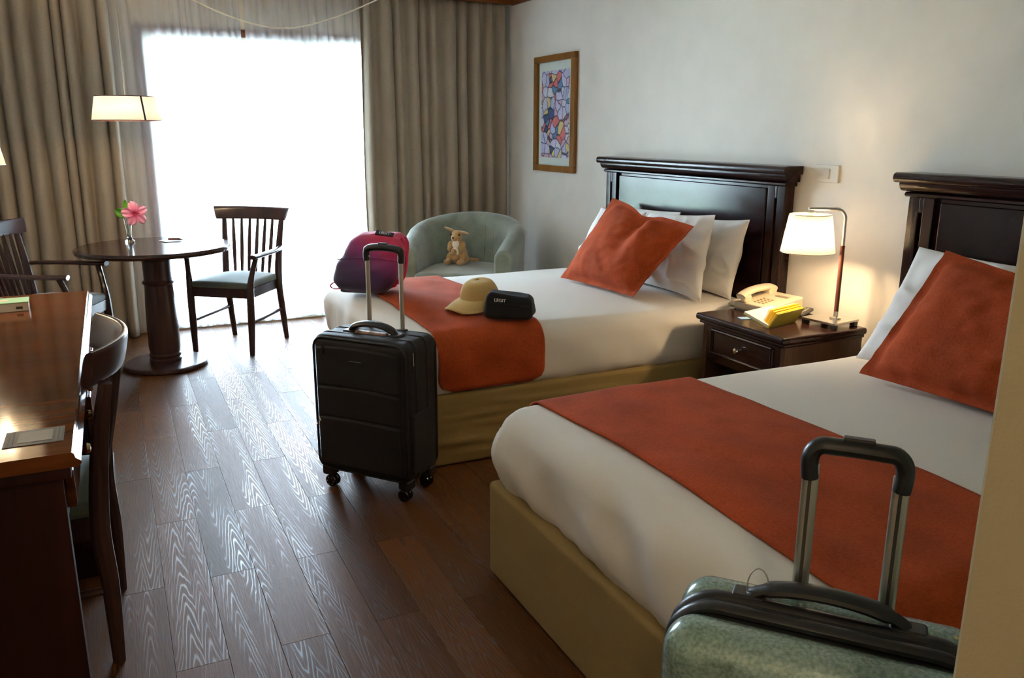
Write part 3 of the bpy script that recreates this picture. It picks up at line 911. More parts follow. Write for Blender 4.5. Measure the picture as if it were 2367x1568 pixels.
def runner(yc, fn, x0, x1, label, seed, drop_near, drop_far):
    r = 0.081; lift = 0.006
    hw = BH + lift; zt = 0.578 + lift
    path = []   # (y, z) from near edge to far edge, with corner index
    n = 8
    for i in range(n + 1):
        path.append((-hw, drop_near + (zt - r - drop_near) * i / n))
    for i in range(1, 8):
        a = PI / 2 * i / 8
        path.append((-hw + r - r * math.cos(a), zt - r + r * math.sin(a)))
    for i in range(31):
        path.append((-hw + r + (2 * hw - 2 * r) * i / 30, zt))
    for i in range(1, 8):
        a = PI / 2 * i / 8
        path.append((hw - r + r * math.sin(a), zt - r + r * math.cos(a)))
    for i in range(n + 1):
        path.append((hw, zt - r - (zt - r - drop_far) * i / n))
    L = len(path) - 1
    rc = 0.06
    def f(u, v):
        y, z = path[round(v * L)]
        x = x0 + (x1 - x0) * u
        dz = z - (drop_near if y < 0 else drop_far)
        # round the two lower corners
        if abs(y) > hw - 1e-6 and dz < rc:
            ins = rc - math.sqrt(max(rc * rc - (rc - dz) ** 2, 0))
            x = (x0 + ins) + (x1 - x0 - 2 * ins) * u
        x += 0.012 * nz(y, u, 0, 2.0, seed)
        p = Vector((x, y, z))
        q = fn(p)
        if z > 0.5:
            w_ = 0.010 * nz(x * 9, y * 4, 0, 1, seed + 3)
            q.z += max(w_, -0.001) * (0.3 + 0.7 * (1 if abs(y) < hw - 0.1 else 0)) + 0.003
        else:
            q.y += math.copysign(0.004, y)
        return q
    b_ = N(); grid(b_, 44, L, f)
    o = build('bed_runner', b_, MAT['rust'], solid=0.006, angle=80)
    o.location = (0, yc, 0)
    tag(o, label, 'bed runner')
    return o
runner(3.787, warp1, -1.79, -1.29, 'rust red runner lying under the rucksack and the beige cap', 2.2, 0.335, 0.36)
runner(1.523, warp2, -1.81, -1.235, 'rust red runner on the bed by the corridor wall, nothing on it', 5.1, 0.36, 0.36)

# ------------------------------------------------------------------ pillows
def pillow(name, BL, BR, TR, TL, T, mat, label, cat, seed, flange=0.0, group=None, wr=1.0, pinch=0.05, dip=0.0):
    BL, BR, TR, TL = map(Vector, (BL, BR, TR, TL))
    nrm = (BR - BL).cross(TL - BL).normalized()   # points to the viewer side
    c = (BL + BR + TR + TL) / 4
    n = 44
    def fn(side):
        def f(u, v):
            # edges bow inwards between the corners
            uu, vv = u * 2 - 1, v * 2 - 1
            su = uu * (1 - pinch * (1 - vv * vv) * abs(uu) ** 3)
            sv = vv * (1 - pinch * (1 - uu * uu) * abs(vv) ** 3)
            if dip and vv > 0:
                sv -= dip * vv ** 2 * math.exp(-((uu + 0.05) / 0.30) ** 2)
            a, b = (su + 1) / 2, (sv + 1) / 2
            p = (BL * (1 - a) + BR * a) * (1 - b) + (TL * (1 - a) + TR * a) * b
            fl = flange
            iu = min(max((1 - abs(uu)) - fl, 0) / max(1 - fl, 1e-6), 1)
            iv = min(max((1 - abs(vv)) - fl, 0) / max(1 - fl, 1e-6), 1)
            h = (1 - (1 - iu) ** 2.4) ** (0.42 if flange else 0.62) * (1 - (1 - iv) ** 2.4) ** (0.42 if flange else 0.62) if iu > 0 and iv > 0 else 0
            h *= 1.0 + 0.22 * (-vv) * 0.6
            w_ = wr * (0.012 * nz(uu * 1.7, vv * 1.7, side, 1, seed) + 0.006 * nz(uu * 4, vv * 4, side * 2, 1, seed + 1)) * min(1, h * 2 + 0.15)
            # creases running to the corners
            w_ += wr * 0.003 * math.sin(9 * math.atan2(vv, uu) + seed) * (max(abs(uu), abs(vv)) ** 2) * min(1, h * 3)
            rg = 1 - abs(nz(uu * 1.5 + vv * 0.8, vv * 1.3 - uu * 0.6, 4.4, 1, seed + 6))
            w_ += wr * 0.012 * (rg ** 7 - 0.3) * min(1, h * 2)
            if dip:
                w_ -= 0.040 * math.exp(-((uu - 0.05 - 0.16 * (1 - vv)) / 0.16) ** 2) * max(0, vv + 0.35) * min(1, h * 2) * (1 if side > 0 else 0)
                w_ += 0.022 * math.exp(-((uu - 0.42) / 0.16) ** 2) * max(0, vv + 0.6) * min(1, h * 2) * (1 if side > 0 else 0)
            edge = 0.006 * nz(uu * 6, vv * 6, 0, 1, seed + 2) if flange else 0
            return p + nrm * (side * (T * h + 0.002) + w_ + edge)
        return f
    b_ = N()
    A = grid(b_, n, n, fn(1)); B = grid(b_, n, n, fn(-1))
    for i in range(n):
        for (P, Q) in (((i, 0), (i + 1, 0)), ((i, n), (i + 1, n)), ((0, i), (0, i + 1)), ((n, i), (n, i + 1))):
            b_.faces.new((A[P[0]][P[1]], A[Q[0]][Q[1]], B[Q[0]][Q[1]], B[P[0]][P[1]]))
    base = Vector((c.x, c.y, min(BL.z, BR.z)))
    for v in b_.verts:
        v.co -= base
    o = build(name, b_, mat, angle=70)
    o.location = base
    tag(o, label, cat, group)
    return o

ZB = 0.607
pillow('pillow', (-0.225, 3.64, ZB - .01), (-0.205, 3.165, ZB - .02), (-0.150, 3.13, 0.985), (-0.150, 3.62, 0.955), 0.062, MAT['pillow'], 'white pillow leaning on the headboard nearest the telephone', 'pillow', 2.1)
pillow('pillow', (-0.228, 4.36, ZB + .006), (-0.228, 3.70, ZB + .002), (-0.158, 3.665, 0.975), (-0.158, 4.36, 0.965), 0.055, MAT['pillow'], 'white pillow mostly hidden, its corner peeking over the rust cushion', 'pillow', 3.4)
pillow('pillow', (-0.42, 3.80, ZB), (-0.395, 3.16, ZB - .01), (-0.285, 3.225, 1.005), (-0.275, 3.80, 0.97), 0.066, MAT['pillow'], 'creased white pillow right behind the rust cushion, towards the nightstand', 'pillow', 5.6, wr=1.9)
pillow('pillow', (-0.42, 4.385, ZB - .02), (-0.42, 3.80, ZB), (-0.29, 3.80, 0.97), (-0.275, 4.29, 0.955), 0.066, MAT['pillow'], 'white pillow behind the rust cushion, towards the framed print', 'pillow', 7.2)
pillow('cushion', (-0.735, 3.955, ZB + .006), (-0.675, 3.33, ZB + .004), (-0.465, 3.155, 0.965), (-0.485, 3.835, 1.05), 0.085, MAT['rust'], 'rust red flanged cushion with dented top on the rucksack bed', 'cushion', 9.3, wr=0.45, flange=0.13, pinch=0.02, dip=0.13)
pillow('pillow', (-0.25, 2.16, ZB - .015), (-0.25, 1.5, ZB), (-0.165, 1.5, 0.96), (-0.165, 2.125, 0.935), 0.06, MAT['pillow'], 'white pillow against the headboard, behind another at the corridor wall bed', 'pillow', 11.1)
pillow('pillow', (-0.525, 2.09, ZB - .015), (-0.48, 1.42, ZB), (-0.30, 1.42, 0.98), (-0.34, 2.025, 1.0), 0.07, MAT['pillow'], 'white pillow with creases nearest the table lamp foot', 'pillow', 12.7, wr=1.7)
pillow('cushion', (-0.725, 1.895, ZB + .004), (-0.705, 1.22, ZB + .006), (-0.50, 1.20, 0.94), (-0.50, 1.80, 1.025), 0.075, MAT['rust'], 'rust red flanged cushion beside the corridor wall', 'cushion', 14.4, wr=0.45, flange=0.13, pinch=0.02, dip=0.0)

# ------------------------------------------------------------------ nightstand
ns = thing('nightstand', 'dark wooden nightstand with one drawer between the two beds', 'nightstand', (0, 2.72, 0))
b_ = N(); rbox(b_, (-0.547, -0.285, 0.556), (-0.070, 0.285, 0.586), 0.012, (1, 1, 1), 3); build('top', b_, MAT['mahog'], ns)
b_ = N(); rbox(b_, (-0.530, -0.272, 0.540), (-0.072, 0.272, 0.557), 0.006, (1, 1, 1), 2); build('moulding', b_, MAT['mahog'], ns)
for s in (-1, 1):
    b_ = N(); box(b_, (-0.510, min(s * 0.262, s * 0.235), 0.0), (-0.074, max(s * 0.262, s * 0.235), 0.541), 0.002, 1); build('side_panel', b_, MAT['nightside'], ns)
b_ = N(); box(b_, (-0.089, -0.236, 0.05), (-0.074, 0.236, 0.541)); build('back_panel', b_, MAT['mahog'], ns, smooth=False)
b_ = N(); box(b_, (-0.500, -0.236, 0.365), (-0.088, 0.236, 0.378)); build('drawer_shelf', b_, MAT['mahog'], ns, smooth=False)
b_ = N(); box(b_, (-0.505, -0.236, 0.06), (-0.088, 0.236, 0.085), 0.002, 1); build('bottom_shelf', b_, MAT['mahog'], ns)
b_ = N(); box(b_, (-0.511, -0.236, 0.378), (-0.480, 0.236, 0.541), 0.001, 1)
dr = build('drawer', b_, MAT['mahog'], ns)
b_ = N()
y0, y1, z0, z1 = -0.190, 0.197, 0.412, 0.518
for (A, B) in (((y0, z0), (y1, z0)), ((y1, z0), (y1, z1)), ((y1, z1), (y0, z1)), ((y0, z1), (y0, z0))):
    tube(b_, [(-0.512, *A), (-0.512, *B)], 0.008, 8, flat=(1, 1))
build('drawer_moulding', b_, MAT['mahog'], dr)
b_ = N(); lathe(b_, [(0, 0), (0.005, 0), (0.005, 0.012), (0.011, 0.018), (0.0135, 0.026), (0.011, 0.033), (0, 0.036)], seg=16)
xf(b_, Matrix.Translation((-0.511, 0.003, 0.466)) @ Matrix.Rotation(-PI / 2, 4, 'Y')); build('knob', b_, MAT['nickel'], dr)

# ------------------------------------------------------------------ bedside lamp
TZ = 0.587
lp = thing('table_lamp', 'lit table lamp with white shade on bent chrome arm', 'lamp', (-0.172, 2.555, TZ), math.radians(8))
b_ = N(); rbox(b_, (-0.085, -0.085, 0.018), (0.085, 0.085, 0.028), 0.002, (1, 1, 1), 1); bp_ = build('base_plate', b_, MAT['chrome'], lp)
for (x, y) in ((-0.07, -0.07), (0.07, -0.07), (0.07, 0.07), (-0.07, 0.07)):
    b_ = N(); box(b_, (x - 0.012, y - 0.012, 0.0), (x + 0.012, y + 0.012, 0.018), 0.001, 1); build('foot', b_, MAT['darkgrey'], bp_)
b_ = N(); lathe(b_, [(0, 0.028), (0.024, 0.028), (0.024, 0.034), (0.010, 0.038), (0.010, 0.06), (0, 0.06)], 0.01, -0.02, 20); build('collar', b_, MAT['chrome'], lp)
b_ = N(); tube(b_, [(0.01, -0.02, 0.05), (0.01, -0.02, 0.345)], 0.0095, 14); build('leather_grip', b_, MAT['leather'], lp)
# arm: upright, bend, horizontal, drop to the shade
shx, shy = -0.118, 0.058
u = Vector((shx - 0.01, shy + 0.02, 0)).normalized()
Lh = Vector((shx - 0.01, shy + 0.02, 0)).length
pts = [Vector((0.01, -0.02, 0.34)), Vector((0.01, -0.02, 0.44))]
for i in range(9):
    a = PI / 2 * i / 8
    pts.append(Vector((0.01, -0.02, 0.455)) + u * (0.045 - 0.045 * math.cos(a)) + Vector((0, 0, 0.045 * math.sin(a))))
pts.append(Vector((0.01, -0.02, 0.5)) + u * (Lh + 0.01))
b_ = N(); tube(b_, pts, 0.0075, 12); build('arm', b_, MAT['chrome'], lp)
b_ = N(); lathe(b_, [(0, 0.50), (0.006, 0.50), (0.006, 0.488), (0.018, 0.486), (0.018, 0.455), (0.014, 0.44), (0, 0.44)], shx, shy, 18); build('lamp_holder', b_, MAT['white'], lp)
b_ = N(); lathe(b_, [(0.111, 0.318), (0.0855, 0.478)], shx, shy, 48, cap=False); sh = build('lamp_shade', b_, MAT['shade'], lp, solid=0.0015)
b_ = N()
for (r, z) in ((0.1112, 0.319), (0.0858, 0.477)):
    b_ = N(); tube(b_, [(shx + r * math.cos(2 * PI * i / 40), shy + r * math.sin(2 * PI * i / 40), z) for i in range(40)], 0.0018, 6, closed=True)
    build('rim', b_, MAT['chrome'], sh)
b_ = N()
for i in range(3):
    a = 2 * PI * i / 3 + 0.4
    tube(b_, [(shx, shy, 0.465), (shx + 0.0858 * math.cos(a), shy + 0.0858 * math.sin(a), 0.477)], 0.0015, 6)
build('spider', b_, MAT['chrome'], sh)
b_ = N(); ell(b_, (shx, shy, 0.405), (0.024, 0.024, 0.035)); build('bulb', b_, MAT['bulb'], lp)

def bulb_light(name, loc, power, col=WARM, size=0.03):
    ld = bpy.data.lights.new(name, 'POINT'); ld.energy = power; ld.color = col; ld.shadow_soft_size = size
    o = bpy.data.objects.new(name, ld); o.location = loc; linkobj(o); return o
lr = Matrix.Rotation(math.radians(8), 3, 'Z') @ Vector((shx, shy, 0))
bulb_light('bedside_bulb_light', (-0.165 + lr.x, 2.555 + lr.y, TZ + 0.385), 4.6, size=0.035)

# ------------------------------------------------------------------ telephone, book, card, remote
ph = thing('telephone', 'cream desk telephone with coiled cord on the nightstand', 'telephone', (-0.215, 2.893, TZ), math.radians(-84))
def phw(p):
    q = Vector(p)
    q.z += 0.030 * min(max((p[1] + 0.10) / 0.20, 0), 1) * (1 if p[2] > 0.02 else 0)
    return q
b_ = N(); rbox(b_, (-0.108, -0.105, 0.004), (0.108, 0.115, 0.040), 0.007, (4, 6, 2), 2, phw); pb = build('base', b_, MAT['phone'], ph)
b_ = N(); box(b_, (-0.104, -0.1, 0.0), (0.104, 0.094, 0.006)); build('foot_plate', b_, MAT['phoneblue'], ph, smooth=False)
for r in range(4):
    for c in range(3):
        x = -0.012 + c * 0.024; y = -0.068 + r * 0.020
        z = 0.040 + 0.030 * (y + 0.10) / 0.20
        b_ = N(); rbox(b_, (x - 0.008, y - 0.006, z - 0.002), (x + 0.008, y + 0.006, z + 0.005), 0.002, (1, 1, 1), 1); build('key', b_, MAT['phonekey'], ph)
b_ = N(); z = 0.040 + 0.030 * 0.78; box(b_, (0.0, 0.045, z - 0.004), (0.07, 0.070, z + 0.003), 0.001, 1); build('index_window', b_, MAT['phonedark'], ph)
hp = [(-0.067, -0.110, 0.064), (-0.067, -0.085, 0.076), (-0.067, -0.05, 0.087), (-0.067, 0.0, 0.094), (-0.067, 0.05, 0.096), (-0.067, 0.082, 0.094), (-0.067, 0.106, 0.086)]
b_ = N(); tube(b_, spline(hp, 4), [0.019] * 25, 14, flat=(0.85, 1.5), up=(0, 0, 1))
rbox(b_, (-0.096, -0.112, 0.036), (-0.038, -0.062, 0.076), 0.012, (2, 2, 2), 3)
rbox(b_, (-0.096, 0.058, 0.056), (-0.038, 0.108, 0.094), 0.012, (2, 2, 2), 3)
build('handset', b_, MAT['phone'], ph, angle=60)
cp = spline([(-0.067, -0.112, 0.05), (-0.085, -0.135, 0.045), (-0.125, -0.125, 0.02), (-0.13, -0.09, 0.008), (-0.10, -0.105, 0.012), (-0.095, -0.098, 0.014)], 10)
coil = []
for i, p in enumerate(cp):
    for s in range(5):
        a = (i * 5 + s) * 2 * PI / 5
        q = cp[min(i + 1, len(cp) - 1)]
        coil.append(p + (q - p) * s / 5 + Vector((0.004 * math.cos(a), 0.0, 0.004 * math.sin(a))))
b_ = N(); tube(b_, coil, 0.0016, 6); build('coiled_cord', b_, MAT['cable'], ph)

bk = thing('book', 'open yellow paperback resting on its spine on the nightstand', 'book', (-0.478, 2.605, TZ), 0)
def para(b_, o, a, b, c):
    o, a, b, c = map(Vector, (o, a, b, c))
    v = [b_.verts.new(o + a * i + b * j + c * k) for k in (0, 1) for j in (0, 1) for i in (0, 1)]
    for q in ((0, 1, 3, 2), (4, 5, 7, 6), (0, 1, 5, 4), (2, 3, 7, 6), (0, 2, 6, 4), (1, 3, 7, 5)):
        b_.faces.new([v[t] for t in q])
SA = Vector((0.205, 0.055, 0.0))                 # along the spine
RVv = Vector((-0.030, 0.122, 0.040))             # leaf direction of the rear half
FVv = Vector((0.040, -0.008, 0.060))             # leaf direction of the front half
up_r = SA.cross(RVv).normalized(); up_f = FVv.cross(SA).normalized()
b_ = N(); para(b_, (0, 0, 0.001), SA, RVv, up_r * 0.003); build('cover', b_, MAT['yellow2'], bk, smooth=False)
b_ = N(); para(b_, Vector((0, 0.002, 0.004)) + SA * 0.01, SA * 0.98, RVv * 0.97, up_r * 0.011); build('page_block', b_, MAT['paper'], bk, smooth=False)
b_ = N(); para(b_, (0, -0.004, 0.001), SA, FVv, -up_f * 0.003); build('cover', b_, MAT['yellow2'], bk, smooth=False)
off_ = Vector((0, -0.001, 0.003))
for i in range(3):
    b_ = N(); para(b_, off_ + SA * 0.01, SA * 0.98, FVv * (0.98 + 0.05 * i) + Vector((0, 0.007 * i, 0)), -up_f * -0.0085 if up_f.y > 0 else up_f * -0.0085)
    build('page_block', b_, MAT['yellow'], bk, smooth=False)
    off_ += Vector((0, 0.010, 0.0015))
b_ = N(); para(b_, off_ + SA * 0.01, SA * 0.98, FVv * 1.05 + Vector((0, 0.024, 0)), Vector((0, 0.003, 0))); build('page_block', b_, MAT['paper'], bk, smooth=False)

b_ = N(); box(b_, (-0.03, -0.022, 0), (0.03, 0.022, 0.002)); xf(b_, Matrix.Translation((-0.425, 2.80, TZ)) @ Matrix.Rotation(math.radians(-20), 4, 'Z'))
tag(build('note_card', b_, MAT['blue'], smooth=False), 'pale blue card beneath the open book edge', 'card')
rm = thing('remote_control', 'dark slim remote control between telephone and lamp foot', 'remote', (-0.115, 2.765, TZ), math.radians(-62))
b_ = N(); rbox(b_, (-0.022, -0.08, 0.0), (0.022, 0.08, 0.016), 0.005, (1, 1, 1), 2); build('body', b_, MAT['darkgrey'], rm)
for i in range(5):
    for j in range(2):
        b_ = N(); box(b_, (-0.013 + j * 0.016, -0.06 + i * 0.024, 0.015), (-0.003 + j * 0.016, -0.05 + i * 0.024, 0.019), 0.001, 1); build('button', b_, MAT['greyprint'], rm)

# ------------------------------------------------------------------ wall switch, picture
sw = thing('light_switch', 'cream rocker switch plate above the table lamp', 'switch', (0, 2.807, 1.217))
b_ = N(); rbox(b_, (-0.010, -0.069, -0.040), (0.0, 0.069, 0.040), 0.004, (1, 1, 1), 2); build('plate', b_, MAT['white'], sw)
b_ = N(); rbox(b_, (-0.014, -0.018, -0.022), (-0.006, 0.018, 0.022), 0.002, (1, 1, 1), 1); build('rocker', b_, MAT['white'], sw)
pic = thing('framed_print', 'narrow abstract print in a brown wooden frame on the wall', 'picture', (0, 5.38, 1.52))
PWD, PHT = 0.305, 0.405
for (lo, hi, nm) in (((-PWD, -PHT), (PWD, -PHT + 0.045), 0), ((-PWD, PHT - 0.045), (PWD, PHT), 0), ((-PWD, -PHT + 0.045), (-PWD + 0.058, PHT - 0.045), 1), ((PWD - 0.058, -PHT + 0.045), (PWD, PHT - 0.045), 1)):
    b_ = N(); rbox(b_, (-0.030, lo[0], lo[1]), (-0.002, hi[0], hi[1]), 0.004, (1, 1, 1), 1); build('frame_rail', b_, MAT['frame'], pic)
b_ = N(); box(b_, (-0.010, -0.25, -0.362), (-0.004, 0.25, 0.362)); build('mat_board', b_, MAT['matte'], pic, smooth=False)
b_ = N(); box(b_, (-0.012, -0.205, -0.305), (-0.009, 0.205, 0.30)); build('print', b_, MAT['art'], pic, smooth=False)

# ------------------------------------------------------------------ tub armchair
AC = Vector((-0.70, 5.42, 0))
ac = thing('tub_armchair', 'sage green velvet tub armchair in the corner', 'armchair', AC, math.radians(-45 + 8))
# local: front is -y.  wall is a U: two arms and a rounded back
RO, RI = 0.40, 0.285
def U_path(s):
    """s in 0..1 from right-front to left-front; returns centre-line point, outward normal"""
    Ls, Lc = 0.30, PI * (RO + RI) / 2
    T_ = 2 * Ls + Lc; d = s * T_; R = (RO + RI) / 2
    if d < Ls:
        return Vector((R, -Ls + d, 0)), Vector((1, 0, 0))
    if d < Ls + Lc:
        a = (d - Ls) / R
        return Vector((R * math.cos(a), R * math.sin(a), 0)), Vector((math.cos(a), math.sin(a), 0))
    d -= Ls + Lc
    return Vector((-R, -d, 0)), Vector((-1, 0, 0))
def wall_h(s):
    t = abs(s - 0.5) * 2
    return 0.815 - 0.20 * (t ** 1.8)
b_ = N()
nu = 60
prof_n = 22
def tubf(u, v):
    c, n = U_path(u)
    h = wall_h(u)
    th = 0.062 - 0.004 * abs(u - 0.5)
    lean = 0.045 * (1 - (abs(u - 0.5) * 2) ** 2)
    # closed loop section around the wall: bottom-out, up, over the roll, down inside
    a = v * 2 * PI
    k = 0.5 - 0.5 * math.cos(a)            # 0 bottom .. 1 top
    zz = 0.10 + (h - 0.10) * (0.5 - 0.5 * math.cos(a)) if False else 0
    if v < 0.42:
        t = v / 0.42; off = th; z = 0.10 + (h - th - 0.10) * t
    elif v < 0.58:
        t = (v - 0.42) / 0.16 * PI; off = th * math.cos(t); z = h - th + th * math.sin(t)
    elif v <= 1.0:
        t = (v - 0.58) / 0.42; off = -th; z = h - th - (h - th - 0.10) * t
    zf = (z - 0.10) / 0.7
    off += lean * zf
    if off - lean * zf < 0:
        off -= 0.012 * math.sin(PI * min(max(zf, 0), 1))
    p = c + n * off
    return Vector((p.x, p.y, z))
vs = grid(b_, nu, 48, tubf)
for end in (vs[0], vs[-1]):
    try:
        b_.faces.new(end)
    except ValueError:
        pass
back = build('back_shell', b_, MAT['green'], ac, angle=50)
md = back.modifiers.new('soft', 'BEVEL'); md.width = 0.02; md.segments = 3; md.limit_method = 'ANGLE'; md.angle_limit = math.radians(60)
# seams on the inner back
for a in (62, 76, 98, 112):
    b_ = N(); pts = []
    for i in range(13):
        z = 0.49 + (wall_h(0.5) - 0.09 - 0.49) * i / 12
        th = 0.062; zf = (z - 0.1) / 0.7
        r = (RO + RI) / 2 - th + 0.045 * zf - 0.012 * math.sin(PI * zf) - 0.0005
        pts.append((r * math.cos(math.radians(a)), r * math.sin(math.radians(a)), z))
    tube(b_, pts, 0.0035, 6); build('seam_piping', b_, MAT['green'], ac)
def seatw(p):
    q = Vector(p)
    # round the rear to fit the tub
    ry = p[1]
    if ry > 0:
        k = math.sqrt(max(0, 1 - (min(ry, 0.289) / 0.292) ** 2))
        q.x = p[0] * (k if k > 0.02 else 0.02)
    if p[2] > 0.4:
        q.z += 0.022 * (1 - (p[0] / 0.29) ** 2) * (1 - ((p[1] + 0.03) / 0.36) ** 2)
    return q
b_ = N(); rbox(b_, (-0.284, -0.345, 0.33), (0.284, 0.285, 0.452), 0.035, (10, 18, 2), 4, seatw); build('seat_cushion', b_, MAT['green'], ac, angle=60)
b_ = N(); rbox(b_, (-0.284, -0.30, 0.09), (0.284, 0.285, 0.335), 0.02, (10, 18, 2), 2, seatw); build('seat_base', b_, MAT['green'], ac, angle=60)
for (x, y) in ((-0.31, -0.25), (0.31, -0.25), (-0.22, 0.24), (0.22, 0.24)):
    b_ = N(); lathe(b_, [(0, 0), (0.016, 0), (0.024, 0.10), (0, 0.10)], x, y, 14); build('leg', b_, MAT['chair'], ac)

# ------------------------------------------------------------------ plush kangaroo
kg = thing('plush_kangaroo', 'small tan plush kangaroo with joey sitting on the tub armchair', 'soft toy', (-0.745, 5.450, 0.478), math.radians(-46))
b_ = N()
ell(b_, (0, 0.010, 0.068), (0.070, 0.062, 0.074))                       # belly and hips
ell(b_, (0, 0.002, 0.128), (0.052, 0.044, 0.058))                       # chest
ell(b_, (0, -0.006, 0.168), (0.034, 0.030, 0.032))                      # neck
ell(b_, (0, -0.014, 0.202), (0.042, 0.044, 0.038), rotm('X', 20))       # head
ell(b_, (0, -0.050, 0.190), (0.026, 0.030, 0.023), rotm('X', 20))       # muzzle
for s in (-1, 1):
    ell(b_, (s * 0.052, -0.006, 0.040), (0.032, 0.048, 0.040))          # thigh
    ell(b_, (s * 0.050, -0.066, 0.021), (0.026, 0.044, 0.021))          # foot
    ell(b_, (s * 0.049, -0.018, 0.132), (0.020, 0.023, 0.034), rotm('X', -25))   # upper arm
    ell(b_, (s * 0.042, -0.044, 0.112), (0.018, 0.021, 0.020))          # paw
tp = spline([(0, 0.05, 0.03), (0.03, 0.085, 0.022), (0.07, 0.105, 0.018), (0.115, 0.10, 0.02)], 4)
for i, p in enumerate(tp):
    ell(b_, p, (0.021 - 0.0007 * i,) * 3, seg=10, rings=6)
body = build('body', b_, MAT['plush'], kg, angle=180)
md = body.modifiers.new('one_skin', 'REMESH'); md.mode = 'VOXEL'; md.voxel_size = 0.0045; md.use_smooth_shade = True
md = body.modifiers.new('soften', 'SMOOTH'); md.factor = 0.5; md.iterations = 4
for s in (-1, 1):
    b_ = N(); m_ = rotm('Y', -68 if s < 0 else 100) @ rotm('X', 10)
    ell(b_, Vector((s * 0.024, -0.006, 0.232)) + m_ @ Vector((0, 0, 0.030)), (0.009, 0.021, 0.046), m_)
    e = build('ear', b_, MAT['plush'], kg, angle=180)
    b_ = N(); ell(b_, Vector((s * 0.024, -0.010, 0.232)) + m_ @ Vector((0, 0, 0.031)), (0.0085, 0.015, 0.039), m_); build('ear_lining', b_, MAT['plushw'], e, angle=180)
    b_ = N(); ell(b_, (s * 0.030, -0.043, 0.212), (0.0065, 0.0065, 0.007)); build('eye', b_, MAT['glossblack'], kg, angle=180)
b_ = N(); ell(b_, (0, -0.080, 0.193), (0.0075, 0.006, 0.006)); build('nose', b_, MAT['glossblack'], kg, angle=180)
b_ = N(); ell(b_, (0, -0.028, 0.138), (0.028, 0.022, 0.040), rotm('X', 8)); ell(b_, (0, -0.044, 0.090), (0.030, 0.020, 0.034)); build('bib', b_, MAT['plushw'], kg, angle=180)
b_ = N(); ell(b_, (-0.004, -0.064, 0.090), (0.024, 0.024, 0.026)); ell(b_, (-0.004, -0.086, 0.081), (0.012, 0.013, 0.011)); ell(b_, (0, -0.056, 0.055), (0.028, 0.020, 0.024))
jy = build('joey', b_, MAT['plush'], kg, angle=180)
md = jy.modifiers.new('one_skin', 'REMESH'); md.mode = 'VOXEL'; md.voxel_size = 0.004; md.use_smooth_shade = True
for s in (-1, 1):
    b_ = N(); ell(b_, (-0.004 + s * 0.015, -0.082, 0.096), (0.003, 0.003, 0.0032), seg=8, rings=6); build('joey_eye', b_, MAT['glossblack'], jy, angle=180)

# ------------------------------------------------------------------ rucksack, cap, pouch
def dir_ang(x, y):
    return math.atan2(y, x)
bpk = thing('rucksack', 'pink to purple rucksack lying on the bed by the window', 'backpack', (-1.775, 4.045, 0.602), dir_ang(0.80, -0.60))
def packw(p):
    q = Vector(p)
    f = min(max(p[2] / 0.29, 0), 1)
    q.x = p[0] * (1.0 - 0.22 * f ** 2.5) + 0.034 * f - (0.045 * (1 - f) ** 1.5 if p[0] > 0 else 0) * min(1, abs(p[0]) / 0.1)
    # the front slopes back, with a soft shelf where the lower pocket ends
    shelf = 0.020 * (1 / (1 + math.exp((p[2] - 0.165) * 90)))
    if p[1] < 0:
        q.y = p[1] * (1.0 - 0.28 * f ** 1.6) - shelf + 0.03 * f
    else:
        q.y = p[1] * (1.0 - 0.15 * f ** 2) + 0.03 * f
    if p[0] < 0:
        q.x -= shelf * 0.9 * min(1, -p[0] / 0.12)
    w_ = 0.012 * nz(p[0] * 5, p[1] * 5, p[2] * 12, 1, 3.0) + 0.006 * nz(p[0] * 12, p[1] * 12, p[2] * 26, 1, 5.0)
    n = Vector((p[0], p[1], p[2] - 0.12))
    if p[2] > 0.012:
        q += n.normalized() * w_
    return q
b_ = N(); rbox(b_, (-0.175, -0.125, 0.004), (0.165, 0.125, 0.292), 0.075, (20, 14, 18), 6, packw)
build('main_body', b_, MAT['pack'], bpk, angle=80)
# zip around the crown and the pocket seam
pts = [packw(Vector((x, -0.128, z))) + Vector((0, -0.001, 0)) for (x, z) in [(-0.17 + 0.034 * i, 0.175 + 0.012 * math.sin(PI * i / 10)) for i in range(11)]]
b_ = N(); tube(b_, spline(pts, 3), 0.0028, 8); build('pocket_seam', b_, MAT['pack'], bpk)
pts = []
for i in range(25):
    a = PI * (0.06 + 0.88 * i / 24)
    pts.append(packw(Vector((0.165 * math.cos(a), -0.06, 0.10 + 0.19 * math.sin(a) ** 0.7))))
b_ = N(); tube(b_, pts, 0.004, 8); build('zip_seam', b_, MAT['pink'], bpk)
for (y, yb_) in ((0.0, -0.03), (0.055, 0.035)):
    pts = [packw(Vector((xx, yy, zz))) + Vector((0.001, 0, 0)) for (xx, yy, zz) in [(0.14, y, 0.27), (0.160, y, 0.24), (0.165, y * 0.7 + yb_ * 0.3, 0.19), (0.166, (y + yb_) / 2, 0.14), (0.166, yb_, 0.08), (0.160, yb_, 0.035)]]
    b_ = N(); tube(b_, spline(pts, 5), 0.018, 10, flat=(0.35, 1.0), up=(1, 0, 0)); build('shoulder_strap', b_, MAT['pink'], bpk)
pts = spline([(-0.165, -0.02, 0.012), (-0.205, -0.03, 0.012), (-0.222, -0.03, 0.026), (-0.205, -0.025, 0.042), (-0.170, -0.02, 0.046)], 6)
b_ = N(); tube(b_, pts, 0.008, 8, flat=(0.35, 1.0)); build('webbing_loop', b_, MAT['pink'], bpk)
pm = Matrix.Translation(packw(Vector((0.05, -0.050, 0.292))) + Vector((0, -0.010, 0.003))) @ Matrix.Rotation(math.radians(8), 4, 'Y') @ Matrix.Rotation(math.radians(36), 4, 'X')
